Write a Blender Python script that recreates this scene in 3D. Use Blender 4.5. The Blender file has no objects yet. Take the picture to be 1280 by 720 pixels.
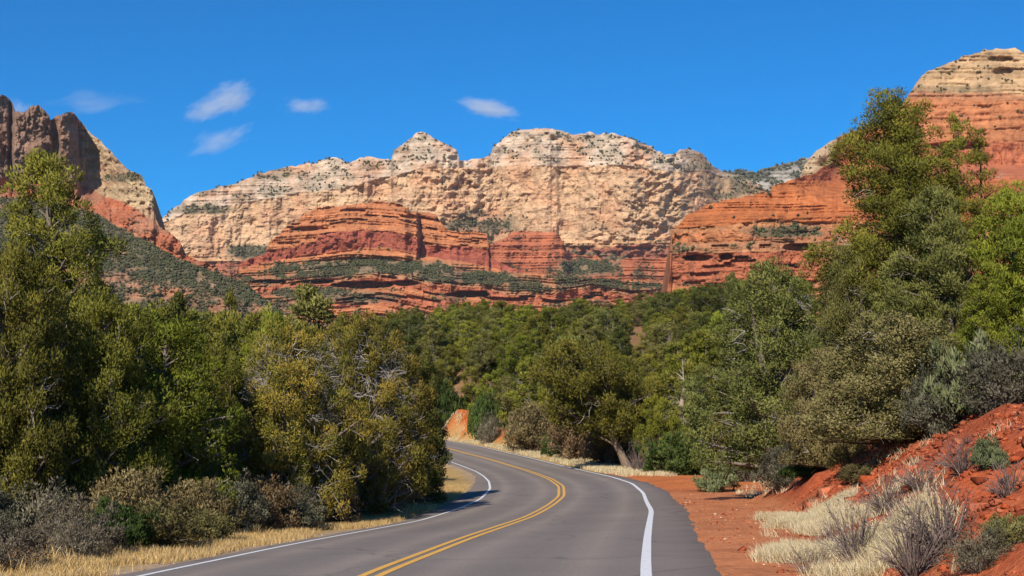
import bpy, math, random
import numpy as np

rng = np.random.default_rng(7)
random.seed(7)
scene = bpy.context.scene
COL = scene.collection
EYE = 1.7
F = 1600.0            # focal length in photograph pixels (1280 wide)
PITCH = math.atan((545 - 360) / F)
CP, SP = math.cos(PITCH), math.sin(PITCH)
rad = math.radians


# ------------------------------------------------------------------ helpers
def unproject(px, py, depth):
    """world point on the sight line through a photograph pixel, at a forward distance"""
    dx = (np.asarray(px, float) - 640) / F
    dy = -(np.asarray(py, float) - 360) / F
    y = CP - dy * SP
    return np.stack([dx / y * depth, np.ones_like(dx) * depth, (SP + dy * CP) / y * depth + EYE], -1)


def top_z(py, depth):
    return float(unproject(640, py, depth)[2])


def hash2(ix, iy, seed):
    h = (ix.astype(np.int64) * 374761393 + iy.astype(np.int64) * 668265263 + seed * 974634777) & 0xFFFFFFFF
    h = ((h ^ (h >> 13)) * 1274126177) & 0xFFFFFFFF
    h = h ^ (h >> 16)
    return (h & 0xFFFF) / 65535.0


def noise2(x, y, seed=0):
    """smooth value noise, -1..1"""
    x, y = np.broadcast_arrays(np.asarray(x, float), np.asarray(y, float))
    ix, iy = np.floor(x), np.floor(y)
    fx, fy = x - ix, y - iy
    fx = fx * fx * fx * (fx * (fx * 6 - 15) + 10)
    fy = fy * fy * fy * (fy * (fy * 6 - 15) + 10)
    a, b = hash2(ix, iy, seed), hash2(ix + 1, iy, seed)
    c, d = hash2(ix, iy + 1, seed), hash2(ix + 1, iy + 1, seed)
    return (a + (b - a) * fx + (c - a) * fy + (a - b - c + d) * fx * fy) * 2 - 1


def fbm(x, y, seed=0, octaves=4, gain=0.5):
    s, a, n = 0, 1.0, 0
    for k in range(octaves):
        s = s + a * noise2(x * 2 ** k + 17.3 * k, y * 2 ** k + 9.1 * k, seed + k * 31)
        n += a
        a *= gain
    return s / n


def sstep(a, b, x):
    t = np.clip((np.asarray(x, float) - a) / (b - a), 0, 1)
    return t * t * (3 - 2 * t)


def interp(pts, x):
    p = np.array(pts, float)
    return np.interp(x, p[:, 0], p[:, 1])


def new_mesh(name, verts, faces_list, mat, col=None, extra=None, smooth=False, vec=None):
    """faces_list: list of (n, k) index arrays; col: per-vertex rgb; extra: name -> per-vertex float"""
    me = bpy.data.meshes.new(name)
    verts = np.asarray(verts, np.float32)
    me.vertices.add(len(verts))
    me.vertices.foreach_set('co', verts.ravel())
    loops, starts, off = [], [], 0
    for f in faces_list:
        f = np.asarray(f, np.int32)
        if not len(f):
            continue
        loops.append(f.ravel())
        starts.append(off + np.arange(len(f)) * f.shape[1])
        off += f.size
    loops = np.concatenate(loops)
    starts = np.concatenate(starts)
    me.loops.add(len(loops))
    me.loops.foreach_set('vertex_index', loops.astype(np.int32))
    me.polygons.add(len(starts))
    me.polygons.foreach_set('loop_start', starts.astype(np.int32))
    if smooth:
        me.polygons.foreach_set('use_smooth', np.ones(len(starts), bool))
    if col is not None:
        a = me.attributes.new('Col', 'FLOAT_COLOR', 'POINT')
        c4 = np.ones((len(verts), 4), np.float32)
        c4[:, :3] = col
        a.data.foreach_set('color', c4.ravel())
    for k, v in (extra or {}).items():
        a = me.attributes.new(k, 'FLOAT', 'POINT')
        a.data.foreach_set('value', np.asarray(v, np.float32).ravel())
    for k, v in (vec or {}).items():
        a = me.attributes.new(k, 'FLOAT_VECTOR', 'POINT')
        a.data.foreach_set('vector', np.asarray(v, np.float32).ravel())
    me.update(calc_edges=True)
    me.validate()
    me.materials.append(mat)
    return me


def link(name, data, parent=None, loc=None):
    o = bpy.data.objects.new(name, data)
    COL.objects.link(o)
    if parent:
        o.parent = parent
    if loc is not None:
        o.location = loc
    return o


def tag(o, label=None, cat=None, group=None, kind=None):
    if label: o['label'] = label
    if cat: o['category'] = cat
    if group: o['group'] = group
    if kind: o['kind'] = kind
    return o


def grid_faces(nr, nc):
    i = np.arange(nr - 1)[:, None] * nc + np.arange(nc - 1)[None, :]
    return np.stack([i, i + 1, i + nc + 1, i + nc], -1).reshape(-1, 4)


# ------------------------------------------------------------------ materials
def material(name, rough=0.9, spec=0.2):
    m = bpy.data.materials.new(name)
    m.use_nodes = True
    nt = m.node_tree
    b = nt.nodes['Principled BSDF']
    b.inputs['Roughness'].default_value = rough
    b.inputs['Specular IOR Level'].default_value = spec
    return m, nt, b


def node(nt, kind, **kw):
    n = nt.nodes.new(kind)
    for k, v in kw.items():
        if k in n.inputs: n.inputs[k].default_value = v
        else: setattr(n, k, v)
    return n


def mixc(nt, mode, fac, a, b):
    n = nt.nodes.new('ShaderNodeMix')
    n.data_type = 'RGBA'
    n.blend_type = mode
    for i, v in ((0, fac), (6, a), (7, b)):
        if hasattr(v, 'is_output'): nt.links.new(v, n.inputs[i])
        else: n.inputs[i].default_value = v if i == 0 else (*v, 1) if len(v) == 3 else v
    return n.outputs[2]


def math_(nt, op, a, b=None):
    n = nt.nodes.new('ShaderNodeMath')
    n.operation = op
    for i, v in ((0, a), (1, b)):
        if v is None: continue
        if hasattr(v, 'is_output'): nt.links.new(v, n.inputs[i])
        else: n.inputs[i].default_value = v
    return n.outputs[0]


def ramp(nt, fac, stops):
    n = nt.nodes.new('ShaderNodeValToRGB')
    while len(n.color_ramp.elements) > len(stops): n.color_ramp.elements.remove(n.color_ramp.elements[-1])
    while len(n.color_ramp.elements) < len(stops): n.color_ramp.elements.new(0.5)
    for e, (p, c) in zip(n.color_ramp.elements, stops):
        e.position = p
        e.color = (*c, 1) if len(c) == 3 else c
    nt.links.new(fac, n.inputs[0])
    return n.outputs[0]


def vcol(nt, name='Col'):
    n = nt.nodes.new('ShaderNodeAttribute')
    n.attribute_name = name
    return n


def objcoord(nt, scale=1.0, stretch=None):
    t = nt.nodes.new('ShaderNodeTexCoord')
    m = nt.nodes.new('ShaderNodeMapping')
    nt.links.new(t.outputs['Object'], m.inputs['Vector'])
    m.inputs['Scale'].default_value = stretch or (scale, scale, scale)
    return m.outputs[0]


def noise_tex(nt, vec, scale, detail=4, rough=0.6):
    n = node(nt, 'ShaderNodeTexNoise', Scale=scale, Detail=detail, Roughness=rough)
    nt.links.new(vec, n.inputs['Vector'])
    return n.outputs['Fac']


def bump(nt, b, h, strength, dist):
    n = node(nt, 'ShaderNodeBump', Strength=strength, Distance=dist)
    nt.links.new(h, n.inputs['Height'])
    nt.links.new(n.outputs['Normal'], b.inputs['Normal'])


def rock_material(name, size):
    """bare rock: the bed colours come from the mesh, grain, joints and varnish from noise"""
    m, nt, b = material(name, 0.95, 0.1)
    v = objcoord(nt)
    beds = objcoord(nt, stretch=(0.02 / size, 0.02 / size, 0.33 / size))
    streak = objcoord(nt, stretch=(0.12 / size, 0.12 / size, 0.012 / size))
    c = vcol(nt).outputs['Color']
    n1 = noise_tex(nt, v, 0.12 / size, 6, 0.65)
    n2 = noise_tex(nt, beds, 1.0, 5, 0.7)
    n3 = noise_tex(nt, streak, 1.0, 4, 0.6)
    c = mixc(nt, 'MULTIPLY', 0.8, c, ramp(nt, n1, [(0.3, (0.62, 0.58, 0.56)), (0.55, (1, 1, 1)), (0.75, (1.2, 1.18, 1.12))]))
    c = mixc(nt, 'MULTIPLY', 0.42, c, ramp(nt, n2, [(0.32, (0.6, 0.52, 0.5)), (0.5, (1, 1, 1)), (0.7, (1.22, 1.2, 1.15))]))
    c = mixc(nt, 'MULTIPLY', 0.5, c, ramp(nt, n3, [(0.3, (0.68, 0.6, 0.58)), (0.52, (1, 1, 1))]))
    nt.links.new(c, b.inputs['Base Color'])
    h = math_(nt, 'ADD', n1, math_(nt, 'MULTIPLY', n2, 0.8))
    bump(nt, b, h, 0.7, 5.0 * size)
    return m


def leaf_material(name, trans=0.25, jitter=0.25, hue=0.02, clumped=0.0):
    m = bpy.data.materials.new(name)
    m.use_nodes = True
    nt = m.node_tree
    nt.nodes.clear()
    out = nt.nodes.new('ShaderNodeOutputMaterial')
    oi = nt.nodes.new('ShaderNodeObjectInfo')
    hsv = nt.nodes.new('ShaderNodeHueSaturation')
    nt.links.new(vcol(nt).outputs['Color'], hsv.inputs['Color'])
    r = oi.outputs['Random']
    mr = node(nt, 'ShaderNodeMapRange')
    mr.inputs['To Min'].default_value = 1 - jitter
    mr.inputs['To Max'].default_value = 1 + jitter
    nt.links.new(r, mr.inputs['Value'])
    nt.links.new(mr.outputs[0], hsv.inputs['Value'])
    r2 = math_(nt, 'FRACT', math_(nt, 'MULTIPLY', r, 7.13))
    mh = node(nt, 'ShaderNodeMapRange')
    mh.inputs['To Min'].default_value = 0.5 - hue
    mh.inputs['To Max'].default_value = 0.5 + hue
    nt.links.new(r2, mh.inputs['Value'])
    nt.links.new(mh.outputs[0], hsv.inputs['Hue'])
    d = nt.nodes.new('ShaderNodeBsdfPrincipled')
    d.inputs['Roughness'].default_value = 0.6
    d.inputs['Specular IOR Level'].default_value = 0.08
    t = nt.nodes.new('ShaderNodeBsdfTranslucent')
    mx = nt.nodes.new('ShaderNodeMixShader')
    mx.inputs[0].default_value = trans
    if clumped:
        # leaves shade partly with the roundness of the spray clump they grow in
        at = vcol(nt, 'clump')
        vt = nt.nodes.new('ShaderNodeVectorTransform')
        vt.vector_type, vt.convert_from, vt.convert_to = 'NORMAL', 'OBJECT', 'WORLD'
        nt.links.new(at.outputs['Vector'], vt.inputs[0])
        ge = nt.nodes.new('ShaderNodeNewGeometry')
        mv = nt.nodes.new('ShaderNodeMix')
        mv.data_type = 'VECTOR'
        mv.inputs[0].default_value = clumped
        nt.links.new(ge.outputs['Normal'], mv.inputs[4])
        nt.links.new(vt.outputs[0], mv.inputs[5])
        nz = nt.nodes.new('ShaderNodeVectorMath')
        nz.operation = 'NORMALIZE'
        nt.links.new(mv.outputs[1], nz.inputs[0])
        nt.links.new(nz.outputs[0], d.inputs['Normal'])
    nt.links.new(hsv.outputs[0], d.inputs['Base Color'])
    nt.links.new(hsv.outputs[0], t.inputs['Color'])
    nt.links.new(d.outputs[0], mx.inputs[1])
    nt.links.new(t.outputs[0], mx.inputs[2])
    nt.links.new(mx.outputs[0], out.inputs[0])
    return m


def wood_material(name):
    m, nt, b = material(name, 0.9, 0.1)
    v = objcoord(nt, stretch=(9, 9, 1.5))
    n = noise_tex(nt, v, 2.0, 5, 0.7)
    c = mixc(nt, 'MULTIPLY', 1.0, vcol(nt).outputs['Color'], ramp(nt, n, [(0.3, (0.5, 0.47, 0.45)), (0.7, (1.2, 1.2, 1.2))]))
    nt.links.new(c, b.inputs['Base Color'])
    bump(nt, b, n, 0.6, 0.02)
    return m


def dirt_material(name):
    m, nt, b = material(name, 0.97, 0.1)
    v = objcoord(nt)
    c = vcol(nt).outputs['Color']
    n1 = noise_tex(nt, v, 0.7, 6, 0.7)
    n2 = noise_tex(nt, v, 9.0, 4, 0.7)
    c = mixc(nt, 'MULTIPLY', 0.85, c, ramp(nt, n1, [(0.3, (0.62, 0.6, 0.6)), (0.5, (1, 1, 1)), (0.72, (1.28, 1.25, 1.2))]))
    c = mixc(nt, 'MULTIPLY', 0.8, c, ramp(nt, n2, [(0.3, (0.6, 0.57, 0.55)), (0.55, (1.05, 1.05, 1.05)), (0.75, (1.35, 1.35, 1.35))]))
    nt.links.new(c, b.inputs['Base Color'])
    bump(nt, b, math_(nt, 'ADD', n2, n1), 0.9, 0.06)
    return m


def asphalt_material():
    m, nt, b = material('asphalt', 0.85, 0.25)
    v = objcoord(nt)
    lat = vcol(nt, 'lateral').outputs['Fac']
    fine = noise_tex(nt, v, 26.0, 3, 0.8)
    big = noise_tex(nt, v, 0.35, 5, 0.6)
    # wheel paths: worn paler, the oil strip between them darker
    a = math_(nt, 'ABSOLUTE', math_(nt, 'SUBTRACT', math_(nt, 'ABSOLUTE', lat), 1.7))
    track = ramp(nt, math_(nt, 'MULTIPLY', a, 0.5), [(0.0, (0.93, 0.92, 0.91)), (0.22, (1.0, 0.99, 0.97)), (0.45, (1.26, 1.22, 1.15)), (0.62, (1.02, 1.0, 0.98)), (0.85, (0.96, 0.95, 0.94))])
    c = mixc(nt, 'MULTIPLY', 1.0, (0.168, 0.143, 0.126), track)
    c = mixc(nt, 'MULTIPLY', 0.7, c, ramp(nt, fine, [(0.3, (0.72, 0.72, 0.72)), (0.5, (1, 1, 1)), (0.72, (1.35, 1.33, 1.3))]))
    c = mixc(nt, 'MULTIPLY', 0.8, c, ramp(nt, big, [(0.3, (0.84, 0.84, 0.85)), (0.55, (1, 1, 1)), (0.75, (1.13, 1.11, 1.08))]))
    edge = ramp(nt, math_(nt, 'MULTIPLY', math_(nt, 'SUBTRACT', math_(nt, 'ABSOLUTE', lat), 3.4), 1.0), [(0.0, (0, 0, 0)), (0.15, (0.5, 0.5, 0.5)), (0.8, (1, 1, 1))])
    c = mixc(nt, 'MIX', math_(nt, 'MULTIPLY', edge, 0.4), c, (0.2, 0.15, 0.125))
    # hairline cracks
    vo = nt.nodes.new('ShaderNodeTexVoronoi')
    vo.feature = 'DISTANCE_TO_EDGE'
    vo.inputs['Scale'].default_value = 0.22
    wob = nt.nodes.new('ShaderNodeVectorMath')
    wob.operation = 'ADD'
    nn = node(nt, 'ShaderNodeTexNoise', Scale=0.8, Detail=3)
    nt.links.new(v, nn.inputs['Vector'])
    nt.links.new(v, wob.inputs[0])
    nt.links.new(nn.outputs['Color'], wob.inputs[1])
    nt.links.new(wob.outputs[0], vo.inputs['Vector'])
    crack = ramp(nt, vo.outputs['Distance'], [(0.0, (0.68, 0.68, 0.68)), (0.012, (1, 1, 1))])
    c = mixc(nt, 'MULTIPLY', 0.9, c, crack)
    nt.links.new(c, b.inputs['Base Color'])
    bump(nt, b, fine, 0.5, 0.01)
    return m


def paint_material(name, colour):
    m, nt, b = material(name, 0.6, 0.3)
    v = objcoord(nt)
    n = noise_tex(nt, v, 14.0, 5, 0.75)
    c = ramp(nt, n, [(0.3, tuple(0.4 * k for k in colour)), (0.44, colour), (0.8, tuple(min(1, 1.08 * k) for k in colour))])
    nt.links.new(c, b.inputs['Base Color'])
    return m


M_ROCK = rock_material('far_rock', 2.0)
M_ROCK_MID = rock_material('butte_rock', 1.0)
M_LEAF = leaf_material('foliage', .27, .22, .018, .55)
M_SCRUB = leaf_material('far_scrub', 0.0, 0.0, 0.0)
M_GRASS = leaf_material('dry_grass', 0.3, 0.0, 0.0)
M_WOOD = wood_material('bark')
M_DIRT = dirt_material('red_earth')
M_ASPHALT = asphalt_material()
M_WHITE = paint_material('white_road_paint', (0.6, 0.6, 0.6))
M_YELLOW = paint_material('yellow_road_paint', (0.62, 0.33, 0.05))

# ------------------------------------------------------------------ the road line (centre x, y, z)
RP = [(-14, -60, 0.1), (-6.3, -30, .1), (-4.3, -10, .08), (-3.1, 2, .06), (-2.5, 8, .04), (-2.03, 13, .02), (-1.69, 16.42, 0.0), (-1.51, 18.04, -0.04), (-1.3, 20.02, -0.09),
      (-1.03, 22.47, -0.14), (-0.68, 25.58, -0.22), (-0.22, 29.66, -0.34), (0.43, 35.37, -0.5), (0.86, 40.19, -0.62), (1.41, 46.29, -0.73), (2.04, 53.33, -0.76),
      (2.33, 61.28, -0.66), (2.1, 70.25, -0.63), (1.58, 80.08, -0.65), (0.88, 88.47, -0.6), (0.01, 93.63, -0.47), (-0.95, 97.69, -0.27), (-1.99, 101.57, -0.06),
      (-3.11, 104.97, 0.15), (-4.29, 108.11, 0.38), (-5.52, 111.29, 0.65), (-8.5, 118, 1.1), (-13, 126, 1.7), (-24, 141, 2.9), (-42, 160, 4.2), (-75, 185, 5.8), (-120, 205, 7.5)]
RP = np.array(RP)
_d = np.r_[0, np.cumsum(np.hypot(*np.diff(RP[:, :2], axis=0).T))]
_n = 1400
_t = np.linspace(0, _d[-1], _n)
ROAD = np.stack([np.interp(_t, _d, RP[:, k]) for k in range(3)], 1)
_k = np.exp(-np.linspace(-2, 2, 31) ** 2)
_k /= _k.sum()
for k in range(3):
    ROAD[:, k] = np.convolve(np.pad(ROAD[:, k], 15, mode='reflect', reflect_type='odd'), _k, 'valid')
RT = np.gradient(ROAD[:, :2], axis=0)
RT /= np.linalg.norm(RT, axis=1)[:, None]
RN = np.stack([RT[:, 1], -RT[:, 0]], 1)              # points to the right of travel
BANK = np.interp(ROAD[:, 1], [10, 30, 38, 53, 75, 110], [.036, .05, .06, .042, .032, .024])
LEFT_EDGE = np.interp(ROAD[:, 1], [0, 17, 27, 40, 52, 62, 80], [-3.85, -3.8, -3.72, -3.95, -4.4, -4.3, -3.8])
RIGHT_EDGE = np.interp(ROAD[:, 1], [0, 16, 24, 40, 52, 60, 70, 85], [4.25, 4.2, 4.2, 4.3, 4.35, 4.2, 3.9, 3.6])
LEFT_EDGE = LEFT_EDGE + 0.05 * noise2(_t * 0.9, 0, 5) + 0.04 * noise2(_t * 3, 0, 6)
RIGHT_EDGE = RIGHT_EDGE + 0.06 * noise2(_t * 0.9, 0, 7) + 0.04 * noise2(_t * 3, 0, 8)


def road_coords(x, y):
    """signed offset from the road centre (right positive), road height there, index"""
    x, y = np.ravel(x).astype(float), np.ravel(y).astype(float)
    off, idx = np.empty(len(x)), np.empty(len(x), int)
    sub = np.arange(0, _n, 2)
    for a in range(0, len(x), 4000):
        s = slice(a, a + 4000)
        d2 = (x[s, None] - ROAD[None, sub, 0]) ** 2 + (y[s, None] - ROAD[None, sub, 1]) ** 2
        i = sub[d2.argmin(1)]
        idx[s] = i
        dn = (x[s] - ROAD[i, 0]) * RN[i, 0] + (y[s] - ROAD[i, 1]) * RN[i, 1]
        off[s] = np.sign(dn) * np.sqrt(d2.min(1))
        near = np.abs(dn) < 7
        off[s] = np.where(near & (np.sqrt(d2.min(1)) < 8), dn, off[s])
    return off, idx


TOE = [(-20, 5.0), (0, 3.4), (16, 3.9), (27, 6.2), (36, 7.2), (42, 7.7), (50, 10), (60, 15), (75, 24)]
HILL = [(-60, 0.5), (0, 0.4), (40, 0.1), (60, -0.2), (80, 0.0), (100, 2.0), (120, 4.6), (160, 10.5), (200, 17.5), (260, 25), (400, 36), (700, 60), (1500, 118), (2500, 150), (9000, 160)]


def ground(x, y, full=False):
    shp = np.shape(x)
    x, y = np.ravel(x).astype(float), np.ravel(y).astype(float)
    off, idx = road_coords(x, y)
    a = np.abs(off)
    zr = ROAD[idx, 2] + BANK[idx] * np.clip(off, -5, 5)
    hill = interp(HILL, y) + 0.05 * np.clip(-x - 8, 0, 60) * (1 - sstep(60, 140, y)) - 3 * sstep(20, 120, -x) * sstep(140, 260, y) + 0.06 * np.clip(x - 12, 0, 80)
    hill = hill + 0.5 * fbm(x / 14, y / 14, 3, 3) * sstep(6, 16, a)
    toe = interp(TOE, y)
    b = np.clip(0.58 * (x - toe), 0, 2.05) * (1 - sstep(46, 66, y)) * (off > 0)
    w = sstep(5.5, 16, a)
    wr = sstep(8, 22, a)
    w = np.where(off > 0, wr, w)
    z = zr * (1 - w) + np.maximum(hill, zr - 0.4) * w + b
    # cut bank on the outside of the far bend
    d = np.hypot((x + 5.2) / 5.0, (y - 124) / 6)
    cut = 2.7 * (1 - sstep(0.35, 1.0, d))
    d2 = np.hypot((x + 1.0) / 2.2, (y - 118) / 4)
    cut = np.maximum(cut, 1.5 * (1 - sstep(0.3, 1.0, d2))) * sstep(5, 7, off)
    z = z + cut
    red = sstep(0.1, 0.6, b)
    rough = 0.14 * fbm(x * 1.1, y * 1.1, 11, 4) + 0.2 * np.abs(fbm(x * 0.6, y * 0.6, 12, 3)) + .17 * np.round(3 * fbm(x * .9, y * .9, 13, 3)) / 2
    z = z + rough * red + 0.05 * fbm(x * 0.8, y * 0.8, 14, 3) * sstep(4.6, 6.5, a)
    # bed under the asphalt
    le, re = LEFT_EDGE[idx], RIGHT_EDGE[idx]
    under = np.minimum(off - le, re - off)
    z = np.where(a < 6, z - 0.14 * sstep(0.02, 0.5, under) - 0.02, z)
    if full:
        return z.reshape(shp), off.reshape(shp), idx.reshape(shp), b.reshape(shp), cut.reshape(shp)
    return z.reshape(shp)


def gz(x, y):
    return float(ground(np.array([x]), np.array([y]))[0])


# ------------------------------------------------------------------ ground sheet
def axis(lo_f, hi_f, step, lo, hi, grow):
    v = list(np.arange(lo_f, hi_f, step))
    s = step
    while v[-1] < hi:
        s *= grow
        v.append(v[-1] + s)
    s = step
    while v[0] > lo:
        s *= grow
        v.insert(0, v[0] - s)
    return np.array(v)


gx = axis(-11, 15, 0.22, -6000, 6000, 1.1)
gy = axis(12, 62, 0.25, -60, 9000, 1.05)
GX, GY = np.meshgrid(gx, gy)
GZ, GO, GI, GB, GC = ground(GX, GY, True)
ga = np.abs(GO)
n1 = fbm(GX * 0.35, GY * 0.35, 21, 4)
n2 = fbm(GX * 1.3, GY * 1.3, 22, 3)
forest = np.array([0.20, 0.115, 0.055])
redc = np.array([0.35, 0.085, 0.03])
bankc = np.array([0.335, 0.078, 0.03])
gold = np.array([0.42, 0.28, 0.11])
pale = np.array([0.42, 0.30, 0.2])
gcol = np.ones(GX.shape + (3,)) * forest
gcol = gcol * (1 + 0.35 * n1[..., None]) + np.clip(n2, 0, 1)[..., None] * 0.12 * (redc - forest)


def lay(c, mask):
    global gcol
    gcol = gcol * (1 - mask[..., None]) + np.asarray(c) * mask[..., None]


verge_l = (GO < 0) * (1 - sstep(5.6, 7.6, ga + 0.6 * n1))
lay(gold * 0.9, verge_l)
# pale dust along the asphalt edge
lay((0.34, 0.25, 0.17), (GO < 0) * (1 - sstep(3.9, 4.9, ga + 0.3 * n2)))
far_right = (GO > 0) * sstep(68, 78, GY) * (1 - sstep(6.2, 9.0, ga + 0.7 * n1))
lay(gold * 1.0, far_right)
pull = (GO > 0) * (1 - sstep(72, 80, GY)) * (1 - sstep(9.5, 12.5, ga + 1.2 * n1))
lay(redc, pull)
lay((0.46, 0.19, 0.085), pull * sstep(-0.1, 0.3, n1 + 0.25 * (5.5 - np.abs(ga - 5.2))) * 0.75 * (1 - sstep(50, 60, GY)))
lay((0.46, 0.145, 0.045), pull * sstep(50, 60, GY))
redb = sstep(0.03, 0.35, GB) * (1 - sstep(9.5, 13, GX - interp(TOE, GY) + 5))
lay(bankc, redb)
lay((0.27, 0.07, 0.035), redb * sstep(0.15, 0.5, n2))
lay((0.43, 0.12, 0.05), redb * sstep(0.2, 0.5, -n2) * 0.7)
lay((0.46, 0.105, 0.02), sstep(0.3, 0.9, GC))
fargr = sstep(300, 700, GY)
lay((0.13, 0.085, 0.05), fargr)
me = new_mesh('ground', np.stack([GX, GY, GZ], -1).reshape(-1, 3), [grid_faces(len(gy), len(gx))], M_DIRT, gcol.reshape(-1, 3), smooth=True)
tag(link('ground', me), 'red earth and dry grass ground around the road', 'ground', kind='structure')


# ------------------------------------------------------------------ road and painted lines
def strip(name, o0, o1, dz, mat, n_lat=2, label=None, thick=False, sl=slice(None)):
    R, N, B = ROAD[sl], RN[sl], BANK[sl]
    o0 = np.broadcast_to(np.asarray(o0, float), (_n,))[sl]
    o1 = np.broadcast_to(np.asarray(o1, float), (_n,))[sl]
    cols, lat = [], []
    us = np.linspace(0, 1, n_lat)
    for u in us:
        o = o0 + (o1 - o0) * u
        p = np.c_[R[:, :2] + N * o[:, None], R[:, 2] + B * o + dz]
        cols.append(p)
        lat.append(o)
    if thick:
        for side in (0, -1):
            p = cols[side].copy()
            q = p.copy()
            q[:, 2] -= 0.1
            q[:, :2] += N * (-0.05 if side == 0 else 0.05)
            if side == 0: cols.insert(0, q); lat.insert(0, lat[0])
            else: cols.append(q); lat.append(lat[-1])
    V = np.stack(cols, 1)
    me = new_mesh(name, V.reshape(-1, 3), [grid_faces(V.shape[0], V.shape[1])[:, ::-1]], mat, None, {'lateral': np.stack(lat, 1)})
    me.flip_normals() if me.polygons[0].normal.z < 0 else None
    o = link(name, me)
    return tag(o, label, 'road marking' if dz > 0 else 'road', kind='structure')


strip('road', LEFT_EDGE, RIGHT_EDGE, 0.0, M_ASPHALT, 14, 'grey asphalt road winding round a left bend', True)
strip('road_marking', -3.41, -3.30, 0.005, M_WHITE, 2, 'white edge line along the inside of the bend')
strip('road_marking', 3.29, 3.42, 0.005, M_WHITE, 2, 'white edge line beside the red pull-off')
strip('road_marking', -0.17, -0.055, 0.005, M_YELLOW, 2, 'yellow centre line nearer the left lane')
strip('road_marking', 0.055, 0.17, 0.005, M_YELLOW, 2, 'yellow centre line nearer the right lane')

# ------------------------------------------------------------------ mountains: bedded rock in real depth
WHITE, TAN, OTAN = (.575, .445, .33), (.56, .365, .215), (.54, .31, .16)
RED, DRED, ORANGE = (.41, .135, .066), (.32, .09, .055), (.46, .18, .078)
SCRUBC = (.085, .082, .05)
OCT_V = np.array([(1, 0, 0), (-1, 0, 0), (0, 1, 0), (0, -1, 0), (0, 0, 1.15), (0, 0, -.6)], float)
OCT_F = np.array([(0, 2, 4), (2, 1, 4), (1, 3, 4), (3, 0, 4), (2, 0, 5), (1, 2, 5), (3, 1, 5), (0, 3, 5)])


def scrub_mesh(name, pts, size, label, tall=None):
    """low desert trees and bushes too many and too far to count"""
    n = len(pts)
    r = np.random.default_rng(n)
    reps = 3
    V, Fc, Cc = [], [], []
    for k in range(reps):
        s = size * r.uniform(.45, 1.0, n) * (1 if k == 0 else .75)
        off = r.normal(0, .55, (n, 3)) * s[:, None] * (0 if k == 0 else 1)
        off[:, 2] = np.abs(off[:, 2]) * .6
        v = OCT_V[None] * s[:, None, None] * r.uniform(.7, 1.25, (n, 6, 1))
        if tall is not None: v[:, :, 2] *= tall[:, None]
        ang = r.uniform(0, 6.28, n)
        c, sn = np.cos(ang)[:, None], np.sin(ang)[:, None]
        x, y = v[..., 0] * c - v[..., 1] * sn, v[..., 0] * sn + v[..., 1] * c
        v = np.stack([x, y, v[..., 2]], -1) + (pts + off + [0, 0, size * .25])[:, None, :]
        V.append(v.reshape(-1, 3))
        Fc.append((OCT_F[None] + (np.arange(n) * 6)[:, None, None] + k * n * 6).reshape(-1, 3))
        tone = r.uniform(.6, 1.35, n)[:, None]
        c = np.array([.062, .066, .03]) * tone + r.uniform(-.006, .012, (n, 1)) * [1, .4, .2]
        Cc.append(np.repeat(np.clip(c, .006, 1), 6, 0))
    me = new_mesh(name, np.concatenate(V), [np.concatenate(Fc)], M_SCRUB, np.concatenate(Cc))
    return tag(link(name, me), label, 'scrub', kind='stuff')


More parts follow.
